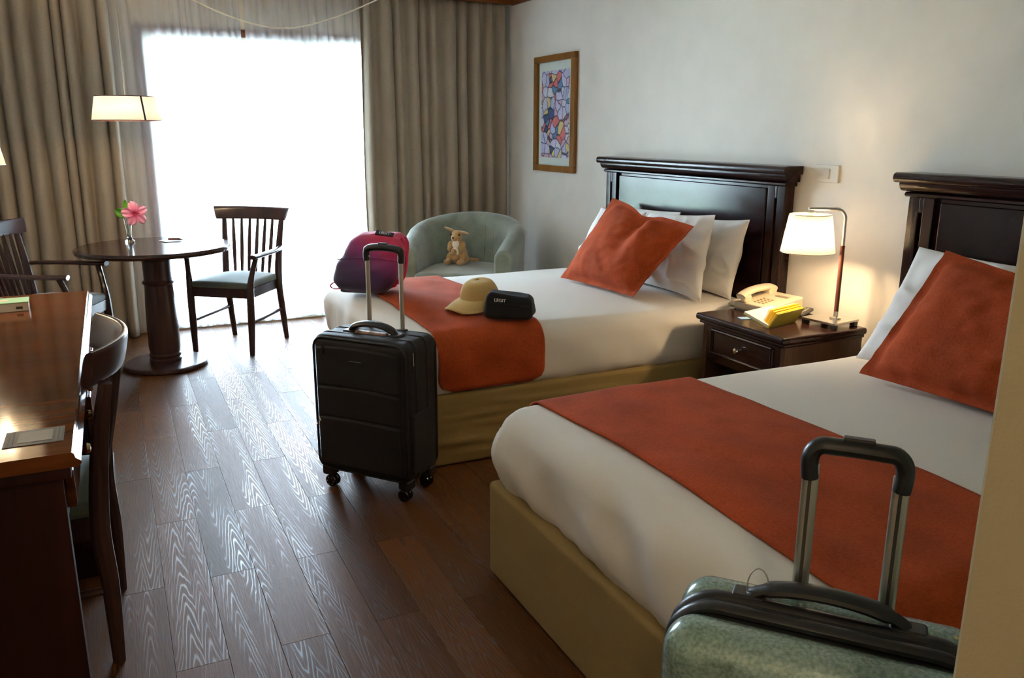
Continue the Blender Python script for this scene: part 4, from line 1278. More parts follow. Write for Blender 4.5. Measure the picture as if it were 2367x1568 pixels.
b_ = N(); rbox(b_, (-0.046, -0.014, -0.006), (0.046, 0.014, 0.003), 0.001, (1, 1, 1), 1); xf(b_, pm); lab = build('brand_patch', b_, MAT['navy'], bpk)
text_part('LEGIT', 0.022, MAT['letter'], lab, pm @ Matrix.Translation((0, 0, 0.0036)))

cp_ = thing('baseball_cap', 'beige cotton baseball cap with drooping brim', 'cap', (-1.450, 3.425, 0.616), dir_ang(-0.96, -0.28))
# local: brim towards +x, crown tilted back on its rim
def crown(u, v):
    a = 2 * PI * u
    r = 0.088
    z = 0.112 * math.sin(v * PI / 2)
    rr = r * math.cos(v * PI / 2) ** 0.55 if v < 0.999 else 0.0008
    x = rr * math.cos(a) * 1.08; y = rr * math.sin(a)
    seam = 0.003 * abs(math.cos(3 * a)) ** 8
    dent = -0.008 * math.exp(-((x + 0.01) ** 2 + (y - 0.02) ** 2) / 0.0012) * v
    p = Vector((x, y, z + 0.004 * nz(x, y, z, 18, 4) + dent))
    return p * (1 - seam * 2)
ct = Matrix.Translation((0, 0, 0.016)) @ Matrix.Rotation(math.radians(9), 4, 'Y')
b_ = N(); grid(b_, 48, 14, crown, closed_u=True); xf(b_, ct); build('crown', b_, MAT['cap'], cp_, solid=0.002, angle=60)
def brim(u, v):
    a = (u - 0.5) * math.radians(128)
    ext = 0.090 * math.cos((u - 0.5) * PI) ** 0.6
    r = 0.091 + ext * v
    x = r * math.cos(a); y = r * math.sin(a)
    z = 0.012 - 0.30 * v * v * ext - 4.2 * y * y * v * 0.9
    return Vector((x, y, max(z, -0.028 + 0.0)))
b_ = N(); grid(b_, 30, 10, brim); xf(b_, Matrix.Translation((0, 0, 0.030)) @ Matrix.Rotation(math.radians(3), 4, 'Y')); build('brim', b_, MAT['cap'], cp_, solid=0.004, angle=80)
b_ = N(); ell(b_, ct @ Vector((0, 0, 0.113)), (0.007, 0.007, 0.004), seg=10, rings=6); build('button', b_, MAT['cap'], cp_)

pc = thing('pouch', 'black fabric pouch with white lettering beside the beige cap', 'pouch', (-1.405, 3.205, 0.606), dir_ang(0.835, -0.55))
def pow_(p):
    q = Vector(p)
    f = min(max(p[2] / 0.10, 0), 1)
    q.x = p[0] * (1 - 0.13 * f); q.y = p[1] * (1 - 0.25 * f) + 0.012 * f
    q.z += -0.012 * f * (p[0] / 0.11) + 0.004 * nz(p[0] * 12, p[1] * 12, 0, 1, 2)
    q += Vector((nz(p[0], p[1], p[2], 14, 5), nz(p[0], p[1], p[2], 14, 6), 0)) * 0.004
    return q
b_ = N(); rbox(b_, (-0.112, -0.075, 0.0), (0.112, 0.075, 0.102), 0.026, (10, 8, 5), 4, pow_); build('body', b_, MAT['capblack'], pc, angle=70)
pts = [pow_(Vector((x, -0.0765 if True else 0, 0.066))) for x in [-0.10 + 0.02 * i for i in range(11)]]
b_ = N(); tube(b_, pts, 0.0022, 6); build('seam', b_, MAT['zip'], pc)
text_part('LEGIT', 0.020, MAT['letter'], pc, Matrix.Translation((-0.035, -0.061, 0.082)) @ Matrix.Rotation(math.radians(75), 4, 'X') @ Matrix.Rotation(math.radians(-3), 4, 'Z'), 0.0025)

# ------------------------------------------------------------------ black suitcase
SD = Vector((0.25, -0.307, 0)).normalized()
bs = thing('suitcase', 'black soft-sided spinner suitcase standing beside the rucksack bed', 'suitcase', (-2.073, 3.029, 0), dir_ang(SD.x, SD.y))
# local: x along the front face, -y towards the viewer
Wd, Dp, Z0, Z1 = 0.215, 0.112, 0.085, 0.635
def suit(p):
    q = Vector(p)
    if p[1] < -Dp + 0.004:
        q.y -= 0.006 * (1 - (p[0] / Wd) ** 4) * math.sin(PI * min(max((p[2] - Z0) / (Z1 - Z0), 0), 1)) ** 0.5
    if p[2] > Z1 - 0.004:
        q.z += 0.004 * (1 - (p[0] / Wd) ** 2)
    return q
b_ = N(); rbox(b_, (-Wd, -Dp, Z0), (Wd, Dp, Z1), 0.032, (8, 4, 10), 5, suit); build('body', b_, MAT['blackfab'], bs, angle=60)
# front pocket panels with rounded lids
def bulge(zb, zt, d):
    def f(p):
        q = Vector(p)
        if p[1] < -Dp - 0.001:
            t = min(max((p[2] - zb) / (zt - zb), 0), 1)
            q.y -= d * (t ** 2) * (1 - (p[0] / 0.19) ** 6)
        if p[2] > zt - 0.012:
            q.z += 0.010 * (1 - (p[0] / 0.19) ** 2) - 0.006
        return q
    return f
for (zb, zt, d, nm) in ((0.115, 0.315, 0.014, 'lower_pocket'), (0.318, 0.44, 0.010, 'middle_pocket'), (0.443, 0.60, 0.004, 'upper_pocket')):
    b_ = N(); rbox(b_, (-0.19, -Dp - 0.014, zb), (0.19, -Dp + 0.01, zt), 0.009, (10, 1, 8), 3, bulge(zb, zt, d)); build(nm, b_, MAT['blackfab'], bs, angle=60)
# piping around front and back edges
def rr_loop(w, z0, z1, r, y, n=8):
    out = []
    for (cx, cz, a0) in ((w - r, z1 - r, 0), (-w + r, z1 - r, PI / 2), (-w + r, z0 + r, PI), (w - r, z0 + r, 1.5 * PI)):
        for i in range(n + 1):
            a = a0 + PI / 2 * i / n
            out.append((cx + r * math.cos(a), y, cz + r * math.sin(a)))
    return out
for y in (-Dp + 0.004, Dp - 0.004):
    b_ = N(); tube(b_, rr_loop(Wd - 0.006, Z0 + 0.006, Z1 - 0.006, 0.045, y), 0.005, 8, closed=True); build('piping', b_, MAT['zip'], bs)
for y in (-0.045, 0.035):
    b_ = N(); tube(b_, rr_loop(Wd + 0.0015, Z0 - 0.0015, Z1 + 0.003, 0.034, y), 0.0045, 8, flat=(0.5, 1.3), closed=True); build('zip_track', b_, MAT['zip'], bs)
b_ = N(); tube(b_, [(-0.175, -Dp - 0.030, 0.318), (-0.165, -Dp - 0.032, 0.300), (-0.17, -Dp - 0.032, 0.285), (-0.182, -Dp - 0.031, 0.283), (-0.188, -Dp - 0.03, 0.296)], 0.0025, 6); build('zip_pull', b_, MAT['nickel'], bs)
b_ = N(); tube(b_, [(-0.15, -Dp - 0.018, 0.602), (-0.15, -Dp - 0.019, 0.570)], 0.003, 6); build('zip_pull', b_, MAT['zip'], bs)
b_ = N(); tube(b_, [(Wd + 0.004, -0.07, 0.60), (Wd + 0.006, -0.07, 0.55)], 0.002, 6); build('zip_pull', b_, MAT['greyprint'], bs)
b_ = N(); rbox(b_, (Wd - 0.004, -0.09, 0.12), (Wd + 0.012, 0.03, 0.36), 0.006, (1, 1, 1), 2); build('side_pocket', b_, MAT['blackfab'], bs)
b_ = N(); rbox(b_, (-0.028, -Dp - 0.0225, 0.553), (0.028, -Dp - 0.017, 0.5555), 0.001, (1, 1, 1), 1); build('name_bar', b_, plain('badge_grey', (0.12, 0.12, 0.12), 0.5), bs)
# carry handle
pts = bez((-0.105, -0.005, Z1 - 0.002), (-0.10, -0.01, Z1 + 0.055), (0.10, -0.01, Z1 + 0.055), (0.105, -0.005, Z1 - 0.002), 18)
b_ = N(); tube(b_, pts, [0.012] * 3 + [0.0155] * 13 + [0.012] * 3, 12, flat=(0.8, 1.25)); build('carry_handle', b_, MAT['black'], bs)
for s in (-1, 1):
    b_ = N(); rbox(b_, (s * 0.105 - 0.022, -0.03, Z1 - 0.006), (s * 0.105 + 0.022, 0.025, Z1 + 0.010), 0.005, (1, 1, 1), 2); build('handle_mount', b_, MAT['black'], bs)
b_ = N(); rbox(b_, (-0.07, -0.028, Z1 - 0.004), (0.07, -0.002, Z1 + 0.012), 0.004, (1, 1, 1), 2); build('handle_tag', b_, plain('tag_print', (0.36, 0.22, 0.16), 0.5, var=0.8, nscale=60), bs)
# telescopic handle
hy = Dp - 0.028
for s in (-1, 1):
    b_ = N(); tube(b_, [(s * 0.077, hy, Z1 - 0.02), (s * 0.077, hy, 0.925)], 0.0095, 12, flat=(1.0, 0.75)); build('handle_tube', b_, MAT['alu'], bs)
    b_ = N(); rbox(b_, (s * 0.077 - 0.018, hy - 0.014, Z1 - 0.004), (s * 0.077 + 0.018, hy + 0.014, Z1 + 0.008), 0.004, (1, 1, 1), 2); build('tube_collar', b_, MAT['black'], bs)
hp = spline([(-0.079, hy, 0.905), (-0.080, hy, 0.935), (-0.070, hy, 0.953), (-0.03, hy, 0.960), (0.03, hy, 0.960), (0.070, hy, 0.953), (0.080, hy, 0.935), (0.079, hy, 0.905)], 5)
b_ = N(); tube(b_, hp, [0.0125] * 8 + [0.0145] * (len(hp) - 16) + [0.0125] * 8, 12, flat=(1.0, 1.15)); gh = build('grip', b_, MAT['black'], bs)
b_ = N(); rbox(b_, (-0.02, hy - 0.008, 0.968), (0.02, hy + 0.008, 0.979), 0.003, (1, 1, 1), 2); build('release_button', b_, MAT['black'], gh)
for (sx, sy) in ((-1, -1), (1, -1), (1, 1), (-1, 1)):
    x, y = sx * 0.18, sy * 0.078
    b_ = N(); rbox(b_, (x - 0.026, y - 0.026, 0.052), (x + 0.026, y + 0.026, 0.094), 0.01, (1, 1, 1), 3)
    fk = build('caster_housing', b_, MAT['black'], bs)
    for d in (-0.011, 0.011):
        b_ = N(); lathe(b_, [(0, -0.008), (0.021, -0.008), (0.0255, -0.004), (0.0255, 0.004), (0.021, 0.008), (0, 0.008)], seg=24)
        xf(b_, Matrix.Translation((x - 0.008 * sx, y + d - 0.0, 0.026)) @ Matrix.Rotation(PI / 2, 4, 'X')); build('wheel', b_, MAT['glossblack'], fk)
    if sx < 0 and sy < 0:
        b_ = N()
        for i in range(6):
            a = 2 * PI * i / 6
            ell(b_, (x + 0.008 + 0.015 * math.cos(a), y - 0.0195, 0.026 + 0.015 * math.sin(a)), (0.0018, 0.001, 0.0018), seg=6, rings=4)
        build('wheel_rivets', b_, MAT['letter'], fk)

# ------------------------------------------------------------------ teal hard suitcase
CD = Vector((0.647, -0.763, 0))
cs = thing('suitcase', 'teal speckled hard-shell suitcase standing by the corridor wall', 'suitcase', (-2.060, 0.765, 0), dir_ang(CD.x, CD.y))
CW, CDp, C0, C1 = 0.220, 0.112, 0.055, 0.695
def shellw(sign):
    def f(p):
        q = Vector(p)
        # moulded ribs run up the face
        if abs(p[1]) > CDp - 0.03 and C0 + 0.05 < p[2] < C1 - 0.03:
            k = max(0.0, math.cos((p[0] / CW) * PI * 3.5)) ** 3 if abs(p[0]) > 0.075 else 0
            q.y -= sign * -0.006 * -k if False else sign * 0.006 * k
        return q
    return f
b_ = N(); rbox(b_, (-CW, -CDp, C0), (CW, -0.010, C1), 0.048, (34, 2, 16), 6, shellw(-1)); build('front_shell', b_, MAT['shell'], cs, angle=60)
b_ = N(); rbox(b_, (-CW, 0.010, C0), (CW, CDp, C1), 0.048, (34, 2, 16), 6, shellw(1)); rs = build('rear_shell', b_, MAT['shell'], cs, angle=60)
b_ = N(); rbox(b_, (-CW + 0.02, -0.06, C0 + 0.02), (CW - 0.02, 0.06, C1 - 0.006), 0.04, (2, 1, 2), 5); build('inner_frame', b_, MAT['zip'], cs, angle=60)
for y in (-0.016, 0.016):
    b_ = N(); tube(b_, rr_loop(CW + 0.001, C0 - 0.001, C1 + 0.001, 0.075, y), 0.013, 10, flat=(0.75, 1.0), closed=True); build('rim_band', b_, MAT['black'], cs)
b_ = N(); tube(b_, rr_loop(CW - 0.002, C0 + 0.002, C1 - 0.002, 0.075, 0.0), 0.009, 8, closed=True); build('zip_track', b_, MAT['zip'], cs)
pts = bez((-0.112, 0.030, C1 + 0.006), (-0.085, 0.034, C1 + 0.040), (0.085, 0.034, C1 + 0.040), (0.112, 0.030, C1 + 0.006), 20)
b_ = N(); tube(b_, pts, [0.010] * 4 + [0.014] * 13 + [0.010] * 4, 12, flat=(0.75, 1.35)); build('carry_handle', b_, MAT['black'], cs)
for s in (-1, 1):
    b_ = N(); rbox(b_, (s * 0.112 - 0.026, 0.012, C1 - 0.006), (s * 0.112 + 0.026, 0.050, C1 + 0.012), 0.006, (1, 1, 1), 2); build('handle_mount', b_, MAT['black'], cs)
pts = [Vector((-0.10 + 0.016 * math.cos(2 * PI * i / 20), 0.03 + 0.004 * math.sin(2 * PI * i / 20), C1 + 0.022 + 0.030 * math.sin(2 * PI * i / 20))) for i in range(20)]
b_ = N(); tube(b_, pts, 0.0012, 6, closed=True); build('tag_chain', b_, MAT['chrome'], cs)
hy = 0.075
for s in (-1, 1):
    b_ = N(); tube(b_, [(0.02 + s * 0.062, hy, C1 - 0.03), (0.02 + s * 0.062, hy, 0.915)], 0.0105, 12, flat=(1.15, 0.75)); tb = build('handle_tube', b_, MAT['alu'], cs)
    b_ = N(); rbox(b_, (0.0175 + s * 0.062, hy - 0.0105, C1), (0.02 + s * 0.062 + 0.0025, hy - 0.0065, 0.905), 0.0008, (1, 1, 1), 1); build('groove', b_, MAT['darkgrey'], tb)
hp = spline([(-0.043, hy, 0.893), (-0.045, hy, 0.925), (-0.034, hy, 0.944), (-0.01, hy, 0.947), (0.05, hy, 0.947), (0.074, hy, 0.944), (0.085, hy, 0.925), (0.083, hy, 0.893)], 5)
b_ = N(); tube(b_, hp, 0.0145, 12, flat=(0.9, 1.1)); gh = build('grip', b_, MAT['black'], cs)
b_ = N(); rbox(b_, (-0.002, hy - 0.008, 0.956), (0.042, hy + 0.008, 0.965), 0.003, (1, 1, 1), 2); build('release_button', b_, MAT['black'], gh)
for (sx, sy) in ((-1, -1), (1, -1), (1, 1), (-1, 1)):
    x, y = sx * 0.175, sy * 0.07
    b_ = N(); rbox(b_, (x - 0.024, y - 0.024, 0.040), (x + 0.024, y + 0.024, 0.070), 0.008, (1, 1, 1), 2); fk = build('caster_housing', b_, MAT['black'], cs)
    b_ = N(); lathe(b_, [(0, -0.013), (0.019, -0.013), (0.0225, -0.008), (0.0225, 0.008), (0.019, 0.013), (0, 0.013)], seg=20)
    xf(b_, Matrix.Translation((x, y, 0.0225)) @ Matrix.Rotation(PI / 2, 4, 'X')); build('wheel', b_, MAT['glossblack'], fk)

# ------------------------------------------------------------------ wooden chairs
def make_chair(label, loc, rotz, arms=True, crest_curve=0.05, crest_h=0.085, ztop=0.90, hw=0.262, splay=0.255):
    """front is +y"""
    t = thing('wooden_armchair' if arms else 'desk_chair', label, 'chair', loc, rotz)
    W = MAT['chair']
    # seat frame
    b_ = N()
    prism(b_, [(-0.215, 0.215), (0.215, 0.215), (0.195, -0.205), (-0.195, -0.205)], 0.365, 0.425)
    sf = build('seat_frame', b_, W, t, smooth=False)
    def cush(p):
        q = Vector(p)
        k = 0.93 + 0.07 * (p[1] + 0.2) / 0.4
        q.x *= k
        if p[2] > 0.44:
            q.z += 0.032 * (1 - (p[0] / 0.21) ** 2) * (1 - (p[1] / 0.22) ** 2)
        return q
    b_ = N(); rbox(b_, (-0.205, -0.20, 0.418), (0.205, 0.215, 0.462), 0.02, (10, 10, 1), 4, cush); build('seat_cushion', b_, MAT['seat'], t, angle=60)
    cz = ztop - crest_h / 2
    for s in (-1, 1):
        # rear post: splayed foot, up to the crest
        pts = spline([(s * 0.198, -splay, 0.0), (s * 0.196, -0.205 - (splay - 0.2) * 0.35, 0.22), (s * 0.195, -0.20, 0.40), (s * 0.200, -0.222, 0.62), (s * 0.212, -0.275 + crest_curve * 0.3, ztop - crest_h + 0.01)], 6)
        b_ = N(); tube(b_, pts, [0.0165 + 0.0085 * math.sin(PI * i / (len(pts) - 1)) for i in range(len(pts))], 10); build('leg', b_, W, t)
        if arms:
            pts = spline([(s * 0.202, 0.222, 0.0), (s * 0.208, 0.212, 0.25), (s * 0.212, 0.205, 0.43), (s * 0.225, 0.190, 0.53), (s * 0.245, 0.165, 0.628)], 6)
        else:
            pts = spline([(s * 0.195, 0.215, 0.0), (s * 0.200, 0.205, 0.25), (s * 0.203, 0.200, 0.42)], 6)
        b_ = N(); tube(b_, pts, [0.0165 + 0.0075 * math.sin(PI * min(1, i / 17)) for i in range(len(pts))], 10); build('leg', b_, W, t)
        b_ = N(); tube(b_, [(s * 0.206, 0.212, 0.205), (s * 0.196, -0.215, 0.215)], [0.0115, 0.0115], 8); build('stretcher', b_, W, t)
        if arms:
            pts = spline([(s * 0.205, -0.235, 0.640), (s * 0.235, -0.17, 0.640), (s * 0.255, -0.05, 0.637), (s * 0.257, 0.08, 0.633), (s * 0.247, 0.215, 0.630)], 6)
            b_ = N(); tube(b_, pts, [0.021 + 0.005 * i / (len(pts) - 1) for i in range(len(pts))], 10, flat=(0.55, 1.1), up=(0, 0, 1)); build('arm', b_, W, t)
    # crest rail, concave towards the sitter
    def cr(u, v):
        x = (u * 2 - 1) * hw
        k = x / hw
        yb = -0.285 - crest_curve * (1 - k * k) + crest_curve * 0.9
        a = v * 2 * PI
        h = crest_h * (1.0 + 0.0 * k)
        dz = math.sin(a) * h / 2; dy = math.cos(a) * 0.0125
        dy = math.copysign(abs(math.cos(a)) ** 0.6, math.cos(a)) * 0.0125
        dz = math.copysign(abs(math.sin(a)) ** 0.6, math.sin(a)) * h / 2
        return Vector((x + 0.30 * dz * k, yb + dy - 0.22 * dz, cz + dz))
    b_ = N(); vs = grid(b_, 28, 20, cr)
    for e in (vs[0], vs[-1]):
        try:
            b_.faces.new(e[:-1])
        except ValueError:
            pass
    bmesh.ops.remove_doubles(b_, verts=b_.verts, dist=1e-5)
    build('crest_rail', b_, W, t, angle=45)
    for i in range(6):
        k = -1 + 2 * (i + 1) / 7
        x0, x1 = 0.172 * k, 0.205 * k * hw / 0.262
        y1 = -0.285 - crest_curve * (1 - (x1 / hw) ** 2) + crest_curve * 0.9 + 0.012
        b_ = N(); pts = [Vector((x0, -0.197, 0.42)).lerp(Vector((x1, y1, ztop - crest_h + 0.008)), j / 8) for j in range(9)]
        tube(b_, pts, [0.0085 + 0.0045 * math.sin(PI * j / 8) for j in range(9)], 8); build('spindle', b_, W, t)
    return t
# facing direction f: local +y -> f
def face(fx, fy):
    return math.atan2(fy, fx) - PI / 2
make_chair('wooden armchair with green seat standing bare before the bright window', (-2.246, 5.624, 0), face(-0.612, -0.79))
make_chair('wooden armchair with green seat between the desk and the taupe curtain', (-3.295, 5.275, 0), face(0.925, -0.38))
make_chair('dark wooden chair with curved back rail pushed in at the desk', (-3.245, 2.43, 0), face(-1.0, 0.03), arms=False, crest_curve=0.074, crest_h=0.098, ztop=0.876, hw=0.235, splay=0.205)

# ------------------------------------------------------------------ round table
tb = thing('round_table', 'round dark wooden pedestal table before the window', 'table', (-2.735, 5.30, 0))
b_ = N(); lathe(b_, [(0, 0.0), (0.225, 0.0), (0.238, 0.006), (0.240, 0.016), (0.236, 0.026), (0.226, 0.032), (0, 0.034)], seg=64); build('foot_disc', b_, MAT['chair'], tb)
b_ = N(); lathe(b_, [(0, 0.033), (0.088, 0.033), (0.093, 0.042), (0.093, 0.052), (0.086, 0.060), (0.092, 0.070), (0.092, 0.080), (0.086, 0.088), (0.090, 0.12), (0.0905, 0.22), (0.086, 0.38), (0.080, 0.485), (0.080, 0.505), (0.086, 0.510), (0.092, 0.519), (0.086, 0.528), (0.079, 0.533), (0.078, 0.58), (0.080, 0.655), (0.0, 0.655)], seg=40); build('column', b_, MAT['chair'], tb)
b_ = N(); lathe(b_, [(0, 0.65), (0.085, 0.65), (0.104, 0.660), (0.108, 0.672), (0.108, 0.706), (0, 0.706)], seg=40); build('capital', b_, MAT['chair'], tb)
b_ = N(); lathe(b_, [(0, 0.705), (0.415, 0.705), (0.428, 0.710), (0.434, 0.722), (0.431, 0.732), (0.424, 0.738), (0, 0.739)], seg=96); build('tabletop', b_, wood('table_top_wood', (0.018, 0.007, 0.006), (0.045, 0.017, 0.012), 0.14, 0.5, 'X', 8, 0.08, spec=0.3), tb)
# vase and flower
TT = 0.740
vz = (-2.862, 5.505, TT)
b_ = N()
prof = [(0.0, 0.0), (0.028, 0.0), (0.029, 0.006), (0.018, 0.016), (0.0135, 0.03), (0.0145, 0.06), (0.018, 0.10), (0.024, 0.145), (0.0225, 0.145), (0.0165, 0.10), (0.013, 0.06), (0.011, 0.032), (0.0, 0.028)]
lathe(b_, prof, seg=24, cap=False)
for v in b_.verts:
    r = math.hypot(v.co.x, v.co.y)
    if r > 0.012 and v.co.z > 0.02:
        a = math.atan2(v.co.y, v.co.x)
        k = 1 + 0.05 * math.cos(6 * a + v.co.z * 60)
        v.co.x *= k; v.co.y *= k
o = build('vase', b_, MAT['glass'], angle=60); o.location = vz; tag(o, 'slim clear glass bud vase holding the pink hibiscus', 'vase')
FC = Vector((0.043, -0.030, 0.172))     # flower centre, local to the vase
fl = thing('hibiscus', 'pink hibiscus bloom with green leaves in the glass vase', 'flower', (vz[0], vz[1], TT + 0.034))
FC.z -= 0.034
nrm = Vector((0.10, -0.93, 0.20)).normalized()
zq = nrm.to_track_quat('Z', 'Y')
for i in range(5):
    a = 2 * PI * i / 5 + 0.45
    b_ = N()
    def pf(u, v):
        t = v; w_ = (u - 0.5) * 2
        width = 0.029 * math.sin(PI * min(t * 0.62 + 0.08, 1)) ** 0.8
        r = 0.004 + 0.072 * t - 0.016 * w_ * w_ * t + 0.003 * math.sin(w_ * 9) * t
        x = r; y = w_ * width
        z = 0.016 * t - 0.020 * t * t + 0.006 * math.sin(w_ * 7 + i) * t * t + 0.004 * w_ * w_
        p = Vector((x, y, z)); p.rotate(Matrix.Rotation(a, 3, 'Z')); return p
    grid(b_, 14, 10, pf)
    o = build('petal', b_, MAT['petal'], fl, angle=180, solid=0.0008)
    o.rotation_mode = 'QUATERNION'; o.rotation_quaternion = zq; o.location = FC
b_ = N(); tube(b_, spline([(0, 0, 0.0), (0.003, 0, 0.02), (0.010, -0.004, 0.040), (0.018, -0.008, 0.052)], 4), 0.0028, 8)
for i in range(12):
    t = 0.028 + 0.002 * i; a = i * 2.4
    ell(b_, (0.008 + 0.005 * math.cos(a), -0.004 + 0.005 * math.sin(a), t), (0.0018,) * 3, seg=6, rings=4)
o = build('stamen', b_, MAT['stamen'], fl); o.rotation_mode = 'QUATERNION'; o.rotation_quaternion = zq; o.location = FC
b_ = N(); tube(b_, spline([(0, 0, 0.0), (-0.002, 0.002, 0.06), (0.008, -0.008, 0.115), FC - nrm * 0.004], 5), 0.0022, 8); build('stem', b_, MAT['stem'], fl)
b_ = N(); tube(b_, spline([(0, 0, 0.03), (-0.005, 0.0, 0.10), (-0.012, 0.0, 0.135), (-0.006, 0.0, 0.18)], 5), 0.0016, 8); build('stem', b_, MAT['stem'], fl)
for (p, d, L_, W_) in (((-0.012, -0.006, 0.125), (-0.65, -0.30, 0.55), 0.070, 0.030), ((-0.006, 0, 0.168), (0.05, -0.2, 0.9), 0.055, 0.017)):
    d = Vector(d).normalized(); sd = d.cross(Vector((0.2, -1, 0.1))).normalized(); up_ = sd.cross(d)
    b_ = N()
    grid(b_, 8, 10, lambda u, v: Vector(p) + d * (L_ * v) + sd * ((u - 0.5) * 2 * W_ * math.sin(PI * v ** 0.8) ** 0.85) + up_ * (0.010 * abs(u - 0.5) * 2 - 0.012 * v * v))
    build('leaf', b_, MAT['leaf'], fl, angle=180, solid=0.0008)
# paper and pen on the table
pp = Matrix.Translation((-2.615, 5.47, TT)) @ Matrix.Rotation(math.radians(20), 4, 'Z')
b_ = N(); grid(b_, 10, 6, lambda u, v: Vector(((u - 0.5) * 0.15, (v - 0.5) * 0.10, 0.001 + 0.016 * max(0, (u - 0.62)) ** 1.0 + 0.006 * max(0, 0.2 - u)))); xf(b_, pp)
tag(build('paper_slip', b_, MAT['letter'], solid=0.0006), 'white paper slip with curled ends on the round table', 'paper')
pn = thing('pen', 'short dark pen lying on the paper slip', 'pen', (-2.615, 5.468, TT + 0.010), math.radians(-28))
b_ = N(); tube(b_, [(-0.035, 0, 0), (0.03, 0, 0)], 0.0075, 12); build('barrel', b_, MAT['leather'], pn)
b_ = N(); tube(b_, [(0.03, 0, 0), (0.055, 0, -0.003)], [0.0075, 0.002], 12); build('tip', b_, MAT['black'], pn)

# ------------------------------------------------------------------ pendant lamp and swag cable
pd_ = thing('pendant_lamp', 'lit white drum pendant lamp above the round table', 'lamp', (-2.808, 5.29, 1.45))
b_ = N(); lathe(b_, [(0.184, 0.0), (0.158, 0.132)], seg=64, cap=False); sh = build('lamp_shade', b_, MAT['shade'], pd_, solid=0.0015)
b_ = N()
for (r, z) in ((0.1845, 0.001), (0.1585, 0.131)):
    b_ = N(); tube(b_, [(r * math.cos(2 * PI * i / 56), r * math.sin(2 * PI * i / 56), z) for i in range(56)], 0.0022, 6, closed=True)
    build('rim', b_, MAT['leather'], sh)
a = math.radians(-62)
b_ = N(); tube(b_, [(0.1852 * math.cos(a), 0.1852 * math.sin(a), 0.0), (0.1595 * math.cos(a), 0.1595 * math.sin(a), 0.133)], 0.0055, 8, flat=(0.4, 1.0), up=(math.cos(a), math.sin(a), 0)); build('seam_strip', b_, MAT['darkgrey'], sh)
b_ = N()
for i in range(3):
    a = 2 * PI * i / 3
    tube(b_, [(0, 0, 0.128), (0.158 * math.cos(a), 0.158 * math.sin(a), 0.131)], 0.002, 6)
build('spider', b_, MAT['chrome'], sh)
b_ = N(); lathe(b_, [(0, 0.128), (0.02, 0.128), (0.02, 0.085), (0, 0.085)], seg=16); build('lamp_holder', b_, MAT['white'], pd_)
b_ = N(); ell(b_, (0, 0, 0.060), (0.026, 0.026, 0.032)); build('bulb', b_, MAT['bulb'], pd_)
b_ = N(); tube(b_, [(0, 0, 0.126), (0, 0, 0.996)], 0.0022, 6); build('cord', b_, MAT['cable'], pd_)
b_ = N(); lathe(b_, [(0, 0.98), (0.012, 0.98), (0.03, 1.0), (0.03, 1.01), (0, 1.01)], seg=20); build('ceiling_hook', b_, MAT['white'], pd_)
bulb_light('pendant_bulb_light', (-2.808, 5.29, 1.50), 5.0)
pts = spline([(-2.755, 5.30, 2.452), (-2.60, 5.32, 2.25), (-2.40, 5.34, 2.125), (-2.13, 5.37, 2.030), (-1.88, 5.40, 2.003), (-1.60, 5.43, 2.072), (-1.30, 5.46, 2.200), (-1.05, 5.48, 2.34), (-0.90, 5.5, 2.455)], 8)
b_ = N(); tube(b_, pts, 0.0042, 8); tag(build('swag_cable', b_, MAT['cable']), 'cream cable swagging from the ceiling across the window', 'cable')

# ------------------------------------------------------------------ desk and what stands on it
dk = thing('desk', 'long reddish wooden writing desk with moulded edge', 'desk', (0, 0, 0))
DX, DY0, DY1, DZ = -3.052, 1.80, 3.735, 0.762
b_ = N(); extr(b_, [(-3.715, 0.730), (DX - 0.004, 0.730), (DX + 0.004, 0.736), (DX + 0.004, 0.742), (DX - 0.006, 0.750), (DX - 0.008, DZ - 0.003), (DX - 0.012, DZ), (-3.715, DZ)], 'y', DY0, DY1); build('desk_top', b_, MAT['desk'], dk, angle=20)
b_ = N(); box(b_, (-3.715, DY0 + 0.012, 0.70), (DX - 0.018, DY1 - 0.012, 0.731), 0.005, 1); build('top_moulding', b_, MAT['desk_dark'], dk)
b_ = N(); box(b_, (-3.71, DY0 + 0.03, 0.0), (DX - 0.036, DY0 + 0.065, 0.70), 0.003, 1); build('end_panel', b_, MAT['desk_dark'], dk)
b_ = N(); box(b_, (-3.71, DY0 + 0.065, 0.60), (DX - 0.036, DY1 - 0.03, 0.70)); build('apron', b_, MAT['desk_dark'], dk, smooth=False)
b_ = N(); box(b_, (-3.71, 2.745, 0.06), (DX - 0.026, DY1 - 0.03, 0.60), 0.003, 1); build('pedestal', b_, MAT['desk_dark'], dk)
b_ = N(); box(b_, (-3.71, 2.735, 0.0), (DX + 0.012, DY1 - 0.02, 0.055), 0.004, 1)
extr(b_, [(-3.6, 0.055), (DX + 0.012, 0.055), (DX + 0.004, 0.075), (DX - 0.016, 0.090), (-3.6, 0.090)], 'y', 2.735, DY1 - 0.02); build('plinth', b_, MAT['desk_dark'], dk)
def drawer(y0, y1, z0, z1, knobs, fx=0.0):
    b_ = N(); rbox(b_, (DX - 0.037 + fx, y0, z0), (DX - 0.018 + fx, y1, z1), 0.004, (1, 1, 1), 2)
    d = build('drawer', b_, MAT['desk'], dk)
    for (ky, kz) in knobs:
        b_ = N(); lathe(b_, [(0, 0), (0.006, 0), (0.0055, 0.010), (0.011, 0.016), (0.0135, 0.022), (0.010, 0.029), (0, 0.031)], seg=16)
        xf(b_, Matrix.Translation((DX - 0.019 + fx, ky, kz)) @ Matrix.Rotation(PI / 2, 4, 'Y')); build('knob', b_, MAT['brass'], d)
drawer(DY0 + 0.075, 2.395, 0.612, 0.697, [(2.07, 0.672), (2.33, 0.672)])
drawer(2.405, 2.795, 0.612, 0.697, [(2.60, 0.672)])
